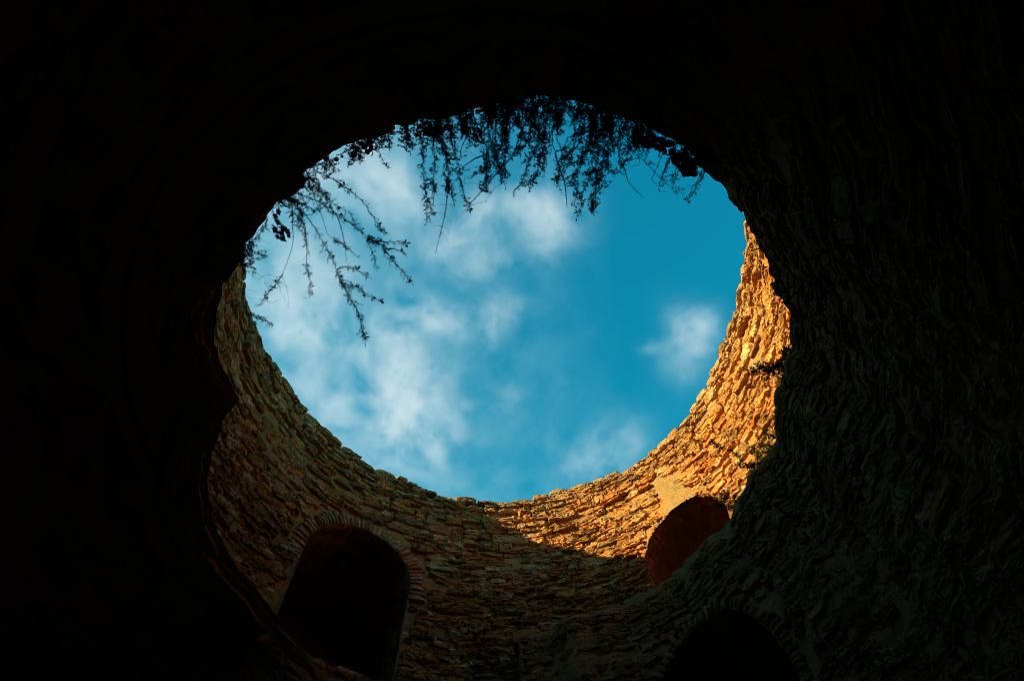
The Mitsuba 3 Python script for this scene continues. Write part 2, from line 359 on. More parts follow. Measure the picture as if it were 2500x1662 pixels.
def patches(surface, c_az, c_t, ha, ht, prot, seed, nu=13, nv=9, radius=R_UP, unit=1.0, sink=-.045, rough=1.0, jitter=.30):
    """Rubble stones as rounded uneven faces standing out of a wall: centres and half sizes along and across the course.
    Returns an (N, nu*nv, 3) array and the faces of one stone."""
    rng = np.random.default_rng(seed)
    N = len(c_az)
    u, w = np.meshgrid(np.linspace(-1, 1, nu), np.linspace(-1, 1, nv), indexing='ij')
    su, sw = np.sign(u) * np.abs(u) ** .62, np.sign(w) * np.abs(w) ** .62
    U, W = su[None] + np.zeros((N, 1, 1)), sw[None] + np.zeros((N, 1, 1))
    cj = rng.uniform(-jitter, jitter, (N, 2, 2, 2))
    bu, bw = (u + 1) / 2, (w + 1) / 2
    J = sum(cj[:, i, j][:, None, None, :] * ((bu if i else 1 - bu) * (bw if j else 1 - bw))[None, :, :, None] for i in (0, 1) for j in (0, 1))
    rnd = 1 - .12 * (u ** 2 * w ** 2)                                             # rounded corners
    X = ((U * rnd + J[..., 0]) * ha[:, None, None])
    Y = ((W * rnd + J[..., 1]) * ht[:, None, None])
    Y = Y + rng.uniform(-.10, .10, N)[:, None, None] * X                           # a little out of level
    az = c_az[:, None, None] + np.degrees(X / radius)
    t = c_t[:, None, None] + Y * unit
    p, n = surface(az, t)
    edge = np.maximum(np.abs(u), np.abs(w))
    dome = (1 - np.abs(u) ** 14) * (1 - np.abs(w) ** 10)
    tilt = rng.uniform(-.5, .5, (N, 2))
    d = prot[:, None, None] * (dome * (1 + tilt[:, 0, None, None] * u + tilt[:, 1, None, None] * w)) + sink * (edge > .99)
    an = noise3(np.stack([az * .35, 0 * az, p[..., 2] * 22], -1), 1, seed + 4, 2)
    d = d + rough * (.06 * noise3(p, 9, seed + 1, 3) + .055 * noise3(p, 28, seed + 2, 3) + .045 * an) * (edge < .99)
    X2 = rng.normal(size=p.shape) * .006 * (edge < .99)[..., None]
    p = p + X2
    v = p + n * d[..., None]
    return v.reshape(N, -1, 3), tri(grid_faces(nu, nv))[:, ::-1]


def lay(rng, az0, az1, z0, z1, hmin, hmax, lmin, lmax, radius):
    """Courses of rubble: (azimuth, height, half length, half height) of every stone."""
    out, z = [], z1
    while z > z0:
        h = rng.uniform(hmin, hmax) * (1.5 if rng.random() < .14 else 1)
        a = az0 + rng.uniform(0, 4)
        while a < az1:
            L = rng.uniform(lmin, lmax) * (1.6 if rng.random() < .10 else 1) * (.6 if rng.random() < .2 else 1)
            da = math.degrees(L / radius)
            c, k = a + da / 2, rng.random()
            if k < .16 and h > .09:
                out += [(c, z - h * .27, L * .51, h * .26), (c, z - h * .76, L * .51, h * .26)]
            elif k < .24:
                out.append((c, z - h * .8, L * .47, h * .85))
            elif k < .95:
                out.append((c, z - h / 2 + rng.uniform(-.012, .012), L * .50, h * .50))
            a += da
        z -= h
    return np.array(out)


def emit_stones(owner, V, F, uvr, mat, big, stuff_label=None, smooth=45):
    """The stones that show largest as parts, the rest as one part of the same wall."""
    for i in np.nonzero(big)[0]:
        put(owner + '__stone', (V[i], F), mat, uv=np.repeat(uvr[i][None], V.shape[1], 0))
    rest = np.nonzero(~big)[0]
    if len(rest):
        n = V.shape[1]
        f = (F[None] + (np.arange(len(rest)) * n)[:, None, None]).reshape(-1, 3)
        put(owner + '__rubble_facing', (V[rest].reshape(-1, 3), f), mat, uv=np.repeat(uvr[rest], n, 0), kind='stuff')


def apparent(V):
    """How large each stone looks from the spot where the photographer stood."""
    c = V.mean(1)
    area = np.linalg.norm(np.cross(V[:, -1] - V[:, 0], V[:, V.shape[1] // 2] - V[:, 0]), axis=1)
    return area / ((c - EYE) ** 2).sum(1)


rng = np.random.default_rng(11)
S = np.vstack([lay(rng, -34, 203, 10.6, 11.62, .07, .165, .16, .44, R_UP), lay(rng, -34, 203, 6.3, 10.5, .045, .11, .12, .40, R_UP)])
hang = rim_z(S[:, 0]) - 11.74
S[:, 1] += np.where(S[:, 1] > 9.9, hang * np.clip((S[:, 1] - 9.9) / 1.6, 0, 1), 0) + .05 * noise3(np.c_[S[:, 0] * .15, S[:, 1], 0 * S[:, 0]], 1, 5)
ok = (S[:, 1] + S[:, 3] < rim_z(S[:, 0]) - .10) & ((S[:, 1] > lip_z(S[:, 0])) | ((S[:, 0] > GAP0) & (S[:, 0] < GAP1)))
for A_, grow in ((ARCH_LEFT, .27), (ARCH_RIGHT, .03)):
    for sx in (-.8, 0, .8):
        ok &= ~A_.inside(S[:, 0] + sx * np.degrees(S[:, 2] / R_UP), S[:, 1], np.where(S[:, 1] > A_.spring - .25, grow, .03))
S = S[ok]
m = render_mask(S[:, 0], S[:, 1])
prot = rng.uniform(.006, .068, len(S)) * (1 - m) - .085 * m + np.where(S[:, 1] > 10.9, .02, 0)
worn = noise3(np.c_[S[:, 0] * .12, S[:, 1] * 1.3, 0 * S[:, 0]], 1, 77, 3)
prot = prot - np.clip(worn, 0, .5) * .16 * (S[:, 1] < 11.2)
V, F = patches(drum, S[:, 0], S[:, 1], S[:, 2], S[:, 3], prot, 60)
uvr = rng.random((len(S), 2))
size = apparent(V) * np.where((S[:, 0] > 5) & (S[:, 0] < 112) & (S[:, 1] > 9.2), 2.2, 1) * (m < .4) * ((S[:, 0] > -5) & (S[:, 0] < 178)) * (S[:, 1] > 8.4)
N_CAP = 0


def block(L, H, D, seed, sub=3):
    """A rounded, uneven block of stone, centred."""
    b = trimesh.creation.box((2, 2, 2))
    for _ in range(sub):
        b = b.subdivide()
    q = np.array(b.vertices)
    s = q / (np.abs(q) ** 6).sum(1, keepdims=True) ** (1 / 6)
    s = s * [L / 2, H / 2, D / 2]
    nrm = q / np.linalg.norm(q, axis=1, keepdims=True)
    o = np.array([seed * 3.7, seed * 1.3, 0])
    s = s + nrm * (.055 * noise3(s + o, 5, 7, 3) + .03 * noise3(s + o, 17, 8, 2))[:, None] * min(1, H / .14)
    return s, np.array(b.faces)


# the loose top course, which draws the ragged rim against the sky
caps, a = [], -30.
while a < 330:
    near = -26 < a < 195
    L = rng.uniform(.20, .46) if near else rng.uniform(.5, .8)
    H = rng.uniform(.09, .155)
    da = math.degrees(L / R_UP)
    s, cf = block(L * .98, H, rng.uniform(.34, .5), rng.integers(1000), 3 if near else 2)
    c = math.radians(a + da / 2)
    tw = rng.uniform(-.05, .05)
    X, Y = s[:, 0] * math.cos(tw) - s[:, 1] * math.sin(tw), s[:, 0] * math.sin(tw) + s[:, 1] * math.cos(tw)
    r = R_UP + .15 + rng.uniform(-.015, .03) + s[:, 2]
    vv = np.stack([np.cos(c) * r - np.sin(c) * X, np.sin(c) * r + np.cos(c) * X, Y + rim_z(a + da / 2) - H / 2 - .03 + rng.uniform(-.012, .012)], -1)
    put('round_tower__cap_stone', (vv, cf), 'mat_stone', uv=np.repeat([[rng.uniform(.3, 1), rng.random() * .5]], len(vv), 0))
    a += da
big = np.zeros(len(S), bool)
big[np.argsort(-size)[:300]] = True
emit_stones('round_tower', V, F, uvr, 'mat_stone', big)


# ---------------------------------------------------------------- the two arched openings of the drum
ARCH_LEFT.put('round_tower__arched_opening', 2.4, lambda x, z: R_UP + 0 * x, 'mat_vault', 'dark arched opening in the shaded wall under a ring of thin bricks')
ARCH_RIGHT.put('round_tower__arched_opening', 2.7, lambda x, z: R_UP + 0 * x, 'mat_vault', 'broken arched recess in the sunlit wall, brown and shaded inside')


def voussoirs(arch, owner, name, thick, length, depth, face, mat, seed, jamb=0.):
    rng = np.random.default_rng(seed)
    p = arch.path(0, .01, raw=True)
    p = p[p[:, 1] > arch.spring - jamb]
    s = np.r_[0, np.cumsum(np.linalg.norm(np.diff(p, axis=0), axis=1))]
    at = 0.
    while at < s[-1] - .02:
        t = thick * rng.uniform(.7, 1.4)
        c = np.array([np.interp(at + t / 2, s, p[:, k]) for k in (0, 1)])
        up = max(c[1], arch.spring)
        nrm = np.array([c[0], c[1] - arch.spring if c[1] > arch.spring else 0.])
        nrm /= np.linalg.norm(nrm)
        tan = np.array([-nrm[1], nrm[0]])
        L = length * rng.uniform(.68, 1.1)
        sx, sf = block(t * .80, L, depth, rng.integers(1000), 2)
        sx[:, 0] *= 1 + .22 * sx[:, 1] / L * (c[1] > arch.spring)          # wedge
        q = c + nrm * (L / 2 + rng.uniform(-.012, .012)) + sx[:, :1] * tan + sx[:, 1:2] * nrm
        r = face(q[:, 0], q[:, 1]) - .035 + depth / 2 + sx[:, 2] + rng.uniform(-.018, .014)
        put(f'{owner}__{name}', (arch.at(q[:, 0], q[:, 1], r), sf[:, ::-1]), mat, uv=np.repeat(rng.random((1, 2)), len(sx), 0), smooth=name == 'brick')
        at += t


voussoirs(ARCH_LEFT, 'round_tower__arched_opening', 'brick', .062, .27, .3, lambda x, z: R_UP + 0 * x, 'mat_brick', 5, .22)
voussoirs(ARCH_RIGHT, 'round_tower__arched_opening_001', 'edge_stone', .075, .13, .3, lambda x, z: R_UP + .03 + 0 * x, 'mat_stone', 6, .6)

# ---------------------------------------------------------------- lower vault with the hole
VAULT = thing('broken_vault', 'dark underside of the broken stone vault around the ragged hole overhead', 'vault')


def vault_skin():
    az = np.concatenate([np.arange(GAP1, 300, .9), np.arange(300, 360 + GAP0 + .01, .42)])
    s = np.concatenate([np.linspace(0, .999, 9), np.linspace(1, 4.6, 120), np.linspace(4.7, 7, 24)])
    A, S_ = np.meshgrid(az, s, indexing='ij')
    p, n = vault_n(A, np.maximum(S_, .02))
    w = np.interp(A, [GAP1, 300, 320, 444], [.7, .7, 1, 1])
    aniso = noise3(np.stack([A * .2, 0 * A, p[..., 2] * 14], -1), 1, 31, 3)
    d = (.10 * noise3(p, 1.2, 30, 3) + .05 * noise3(p, 5, 32, 4) + .012 * aniso + .03 * noise3(p, 18, 33, 2)) * w * np.clip(S_ * 1.2 + .35, 0, 1)
    v = p + n * d[..., None]
    back = v[:, :1].copy()                                                        # the ledge on top, out to the drum
    rows = [back]
    for k in (.12, .5, 1.0):
        q = back.copy()
        rad = np.linalg.norm(q[..., :2], axis=-1, keepdims=True)
        new = rad + (np.maximum(R_UP + .25, rad + .1) - rad) * k
        q[..., :2] *= new / rad
        q[..., 2] += -.02 * min(1, k * 4) + .03 * k * noise3(q, 3, 35)
        rows.append(q)
    v = np.concatenate(rows[::-1][:-1] + [v], 1)
    f = grid_faces(v.shape[0], v.shape[1])
    c = v.reshape(-1, 3)[f].mean(1)
    ca = np.degrees(np.arctan2(c[:, 1], c[:, 0]))
    keep = ~(ARCH_LOW.inside(ca, c[:, 2], .02) & (np.linalg.norm(c[:, :2], axis=1) > 3.2) & (np.abs(ca - 45) < 20))
    return v, f[keep]


v, f = vault_skin()
uv = np.zeros((v.shape[0] * v.shape[1], 2)) + [.7, .8]
put('broken_vault__mortar_skin', (v.reshape(-1, 3), tri(f)), 'mat_vault', uv=uv, smooth=True)
# the two broken ends of the vault at the gap
for col_, name in ((0, 'broken_end'), (-1, 'broken_end')):
    edge = v[col_, 3:]
    rad = np.linalg.norm(edge[:, :2], axis=1)
    rows = []
    for k in np.linspace(0, 1, 14):
        q = edge.copy()
        q[:, :2] *= ((rad + (np.maximum(R_UP + .3, rad + .05) - rad) * k) / rad)[:, None]
        q += (.10 * noise3(q, 4, 36, 3) * (k > 0))[:, None] * np.array([1, .4, .3])
        rows.append(q)
    e = np.stack(rows, 0)
    put('broken_vault__' + name, (e.reshape(-1, 3), tri(grid_faces(e.shape[0], e.shape[1]))), 'mat_vault', uv=np.zeros((e.shape[0] * e.shape[1], 2)) + .4, smooth=True)

# rubble facing of the vault: steep side to the right, flat soffit elsewhere
S = lay(rng, 302, 360 + GAP0 - 1, 2.6, 8.12, .05, .12, .13, .38, 3.5)
S[:, 1] += .05 * noise3(np.c_[S[:, 0] * .15, S[:, 1], 0 * S[:, 0]], 1, 5)
zc = S[:, 1]
ok = np.ones(len(S), bool)
for sx in (-.8, 0, .8):
    ok &= ~ARCH_LOW.inside(S[:, 0] + sx * np.degrees(S[:, 2] / 3.6), zc, .16)
S, zc = S[ok], zc[ok]
prot = rng.uniform(.008, .04, len(S))


def vault_patch(az, t):
    return vault_n(az, np.clip(t, .03, 6.9))


def steep_patch(az, z):
    return vault_n(az, np.clip(vault_s(z), .03, 6.9))


def lay_vault(S, unit, seed, prot):
    return patches(vault_patch, S[:, 0], S[:, 1], S[:, 2], S[:, 3] , prot, seed, 10, 8, 3.55, unit[:, None, None], -.018, .24, .2)


V1, F1 = patches(steep_patch, S[:, 0], S[:, 1], S[:, 2], S[:, 3], prot, 90, 10, 8, 3.55, 1.0, -.02, .26, .16)
# soffit stones, ring by ring away from the lip
q, s_ = [], .25
while s_ < 3.6:
    a = GAP1 + 1 + rng.uniform(0, 4)
    dr_ = np.interp(s_, [0, 1, 3, 5], [.2, .45, .6, .8])
    h = rng.uniform(.10, .2)
    while a < 303:
        L = rng.uniform(.25, .6)
        q.append((a + math.degrees(L / 7.6), s_ + h / dr_ / 2, L * .48, h * .47, 1 / dr_))
        a += math.degrees(L / 3.8)
    s_ += h / dr_
q = np.array(q)
V2, F2 = lay_vault(q[:, :4], q[:, 4], 95, rng.uniform(.01, .05, len(q)))
V = np.concatenate([V1, V2])
uvr = rng.random((len(V), 2))
size = apparent(V)
size[:len(S)] *= np.where((S[:, 0] > 335) & (zc > 5.4), 3, .5)
size[len(S):] *= .25
big = np.zeros(len(V), bool)
big[np.argsort(-size)[:280]] = True
emit_stones('broken_vault', V, F1, uvr, 'mat_vault', big)
# blocks along the lip
a = 222.
while a < 360 + GAP0 - 2:
    L, H = rng.uniform(.2, .5), rng.uniform(.11, .2)
    r0, z0 = float(lip_r(a)), float(lip_z(a))
    da = math.degrees(L / r0)
    s, cf = block(L, H, rng.uniform(.3, .45), rng.integers(1000), 2)
    c = math.radians(a + da / 2)
    r = float(lip_r(a + da / 2)) + .185 + rng.uniform(-.015, .04) + s[:, 2]
    vv = np.stack([np.cos(c) * r - np.sin(c) * s[:, 0], np.sin(c) * r + np.cos(c) * s[:, 0], s[:, 1] + z0 + .01 + rng.uniform(-.04, .03)], -1)
    put('broken_vault__lip_stone', (vv, cf), 'mat_vault', uv=np.repeat(rng.random((1, 2)), len(vv), 0))
    a += da


def low_face(x, z):
    p = vault(ARCH_LOW.az + 360 + np.degrees(x / ARCH_LOW.R), vault_s(z))
    return np.linalg.norm(p[..., :2], axis=-1)


ARCH_LOW.put('broken_vault__arched_doorway', 2.3, low_face, 'mat_vault', 'black arched doorway low in the shaded wall, under the recess of the sunlit wall')
voussoirs(ARCH_LOW, 'broken_vault__arched_doorway', 'edge_stone', .075, .17, .35, low_face, 'mat_vault', 8, 1.4)

# ---------------------------------------------------------------- plants
PLANT_RNG = np.random.default_rng(5)


def smooth_line(P, step):
    P = np.asarray(P, float)
    if len(P) == 2:
        P = np.array([P[0], P.mean(0), P[1]])
    e = np.vstack([2 * P[0] - P[1], P, 2 * P[-1] - P[-2]])
    out = []
    for i in range(1, len(e) - 2):
        n = max(2, int(np.linalg.norm(e[i + 1] - e[i]) / step))
        t = np.arange(n)[:, None] / n
        a, b, c, d = e[i - 1], e[i], e[i + 1], e[i + 2]
        out.append(.5 * (2 * b + (c - a) * t + (2 * a - 5 * b + 4 * c - d) * t ** 2 + (3 * b - a - 3 * c + d) * t ** 3))
    return np.vstack(out + [P[-1:]])


class Soup:
    def __init__(self):
        self.v, self.f, self.n = [], [], 0

    def add(self, v, f):
        self.v.append(v)
        self.f.append(np.asarray(f) + self.n)
        self.n += len(v)

    def tube(self, P, r0, r1, sides=4):
        P = np.asarray(P)
        t = np.gradient(P, axis=0)
        t /= np.linalg.norm(t, axis=1, keepdims=True) + 1e-9
        x = np.cross(t, np.where(np.abs(t[:, 2:]) < .9, [0, 0, 1.], [1., 0, 0]))
        x /= np.linalg.norm(x, axis=1, keepdims=True) + 1e-9
        y = np.cross(t, x)
        r = np.linspace(r0, r1, len(P))[:, None, None]
        g = np.arange(sides) * 2 * math.pi / sides
        v = P[:, None] + r * (np.cos(g)[None, :, None] * x[:, None] + np.sin(g)[None, :, None] * y[:, None])
        i, j = np.meshgrid(np.arange(len(P) - 1), np.arange(sides), indexing='ij')
        a, b = i * sides + j, i * sides + (j + 1) % sides
        q = np.stack([a, b, b + sides, a + sides], -1).reshape(-1, 4)
        self.add(v.reshape(-1, 3), tri(q))

    def leaf(self, base, d, side, L, W, droop=.12):
        """A folded lance leaf of four triangles."""
        n = np.cross(d, side)
        tip = base + d * L - n * L * droop
        m = base + d * L * .45
        v = np.array([base, m + side * W / 2 + n * W * .25, tip, m - side * W / 2 + n * W * .25, m])
        self.add(v, [[0, 1, 4], [1, 2, 4], [0, 4, 3], [4, 2, 3]])

    def mesh(self):
        return np.vstack(self.v), np.vstack(self.f)


def unit(x):
    return x / (np.linalg.norm(x) + 1e-9)


def rvec(r):
    return unit(r.normal(size=3))


def dress(st, fo, line, spread, style):
    """Side shoots and leaves along a stem."""
    r = PLANT_RNG
    seg = np.linalg.norm(np.diff(line, axis=0), axis=1)
    s = np.r_[0, np.cumsum(seg)]
    tan = np.gradient(line, axis=0)

    def at(x):
        k = min(np.searchsorted(s, x), len(line) - 1)
        return np.array([np.interp(x, s, line[:, i]) for i in range(3)]), unit(tan[k])

    if style in ('leaf', 'sparse', 'spray'):
        gap = {'leaf': .0155, 'sparse': .045, 'spray': .029}[style]
        x = 0.
        while x < s[-1]:
            p, t = at(x)
            k = x / s[-1]
            down = np.array([0, 0, -1.])
            if style == 'spray':
                d = unit(t * .9 + down * r.uniform(.0, .7) + rvec(r) * .75)
                L = spread * r.uniform(.6, 1.6) * (1 - .5 * k)
            else:
                d = unit(t * .35 + down * .30 + rvec(r) * 1.1)
                L = spread * r.uniform(.4, 1.3) * (1 - .2 * k)
            L = max(L, .02)
            n = max(3, int(L / .02))
            u = np.linspace(0, 1, n)[:, None]
            tw = p + d * L * u + down * L * .22 * u ** 2
            st.tube(tw, .0026, .0014, 3)
            m = max(2, int(L / {'leaf': .0085, 'sparse': .022, 'spray': .012}[style]))
            for j in range(m):
                q = tw[min(n - 1, int((j + r.random()) / m * n))]
                dd = unit(d * .8 + rvec(r) * (.55 if style == 'spray' else .95))
                sd = unit(np.cross(dd, rvec(r)))
                LL = r.uniform(.022, .046) if style != 'spray' else r.uniform(.022, .042)
                fo.leaf(q, dd, sd, LL, LL * r.uniform(.30, .46) * (.75 if style == 'spray' else 1))
            if style == 'spray' and r.random() < .30:                              # a tuft of longer leaves
                for _ in range(9):
                    dd = unit(t * .3 + rvec(r))
                    fo.leaf(p + dd * .008, dd, unit(np.cross(dd, rvec(r))), r.uniform(.03, .055), r.uniform(.011, .018))
            x += gap * r.uniform(.6, 1.4)
    elif style in ('bare', 'stout'):
        x = s[-1] * .15
        while x < s[-1]:
            p, t = at(x)
            d = unit(t + rvec(r) * .9)
            L = spread * r.uniform(.4, 1.3)
            if L > .012:
                st.tube(np.array([p, p + d * L * .5, p + d * L + [0, 0, -.15 * L]]), .0012, .0006, 3)
            if r.random() < .35:
                fo.leaf(p, d, unit(np.cross(d, rvec(r))), .022, .007)
            x += r.uniform(.04, .12)


RADII = {'leaf': .005, 'spray': .005, 'sparse': .005, 'bare': .0055, 'stout': .009, 'hair': .002}


def shrub(key, label, strands, rim_band=None, rooted=True, group=None, leaves=(), leaf_round=1.0):
    k = thing(key, label, 'plant', **({'group': group} if group else {}))
    fo, done, branches = Soup(), [], 0
    for flat, spread, style in strands:
        P = np.array(flat).reshape(-1, 3)
        P = P + PLANT_RNG.normal(size=P.shape) * .008
        a0 = math.degrees(math.atan2(P[0, 1], P[0, 0]))
        rad = np.hypot(P[0, 0], P[0, 1])
        lead = None
        if rooted and style != 'hair' and float(lip_r(a0)) - rad < .42:
            ra = float(lip_r(a0)) + .12
            lead = np.array([math.cos(math.radians(a0)) * ra, math.sin(math.radians(a0)) * ra, Z_LIP + .10])
        elif done:
            D = np.vstack(done)
            lead = D[np.argmin(((D - P[0]) ** 2).sum(1))]
        if lead is not None and .02 < np.linalg.norm(lead - P[0]) < .8:
            P = np.vstack([lead, P])
        line = smooth_line(P, .03)
        done.append(line)
        st = Soup()
        st.tube(line, RADII[style], RADII[style] * .35, 4)
        dress(st, fo, line, spread, style)
        put(k + '__branch', st.mesh(), 'mat_stem', smooth=False)
    if rim_band:
        a0, a1, n, reach = rim_band
        st = Soup()
        for _ in range(n):
            a_ = PLANT_RNG.uniform(a0, a1)
            r0 = float(lip_r(a_))
            L = reach * PLANT_RNG.uniform(.3, 1.2)
            c = np.array([math.cos(math.radians(a_)), math.sin(math.radians(a_)), 0])
            side = np.array([-c[1], c[0], 0]) * PLANT_RNG.normal() * .35
            line = smooth_line([c * (r0 + .12) + [0, 0, 8.31], c * (r0 - L * .35) + side * L * .5 + [0, 0, 8.27], c * (r0 - L) + side * L + [0, 0, 8.2 - L * .7]], .03)
            st.tube(line, .003, .0012, 3)
            dress(st, fo, line[len(line) // 4:], .075, 'leaf')
        put(k + '__branch', st.mesh(), 'mat_stem')
    if fo.n:
        put(k + '__foliage', fo.mesh(), 'mat_leaf', kind='stuff')
    if leaves:
        ivy(k, leaves, *((.26, .62) if leaf_round < 1 else (.07, 1.0)))
    return k


def ivy(k, leaves, lobes=.07, narrow=1.0):
    st, line = Soup(), []
    order = sorted(leaves, key=lambda q: math.atan2(q[1], q[0]))
    for x, y, z, rad in order:
        rad = rad * 1.02
        c = np.array([x, y, z])
        ax = unit(np.array([x, y, 0]))
        line.append(c + ax * rad * 1.2 + [0, 0, .05])
        d = unit(-ax * .9 + np.array([0, 0, -.35]) + rvec(PLANT_RNG) * .4)              # each leaf hangs from the lip with its tip inward and down
        sd = unit(np.cross(d, unit(np.array([0, 0, 1.]) + rvec(PLANT_RNG) * .35)))
        n = np.cross(d, sd)
        g = np.linspace(0, 2 * math.pi, 19)[:-1]
        # heart outline with shallow lobes
        R = rad * (1 + .20 * np.cos(g) - .16 * np.exp(-((np.abs(g - math.pi)) / .35) ** 2) + lobes * np.cos(5 * g)) * (1 + .05 * PLANT_RNG.normal(size=18))
        o_ = c + (np.cos(g) * R)[:, None] * d + (np.sin(g) * R * narrow)[:, None] * sd + (-.22 * rad * (R / rad) ** 2 + .10 * rad * np.abs(np.sin(g)))[:, None] * n
        v = np.vstack([c[None], o_, ])
        f = np.array([[0, 1 + i, 1 + (i + 1) % 18] for i in range(18)])
        th = n * .0015
        v = np.vstack([v, v - th])
        f = np.vstack([f, f[:, ::-1] + 19])
        put(k + '__leaf', (v, f), 'mat_leaf', smooth=True)
        st.tube(np.array([c - d * rad * .8, c - d * rad * 1.1 + ax * rad * .3, line[-1]]), .0022, .0026, 3)
    if len(line) > 2:
        st.tube(smooth_line(np.array(line), .04), .005, .004, 5)
    put(k + '__stem', st.mesh(), 'mat_stem')


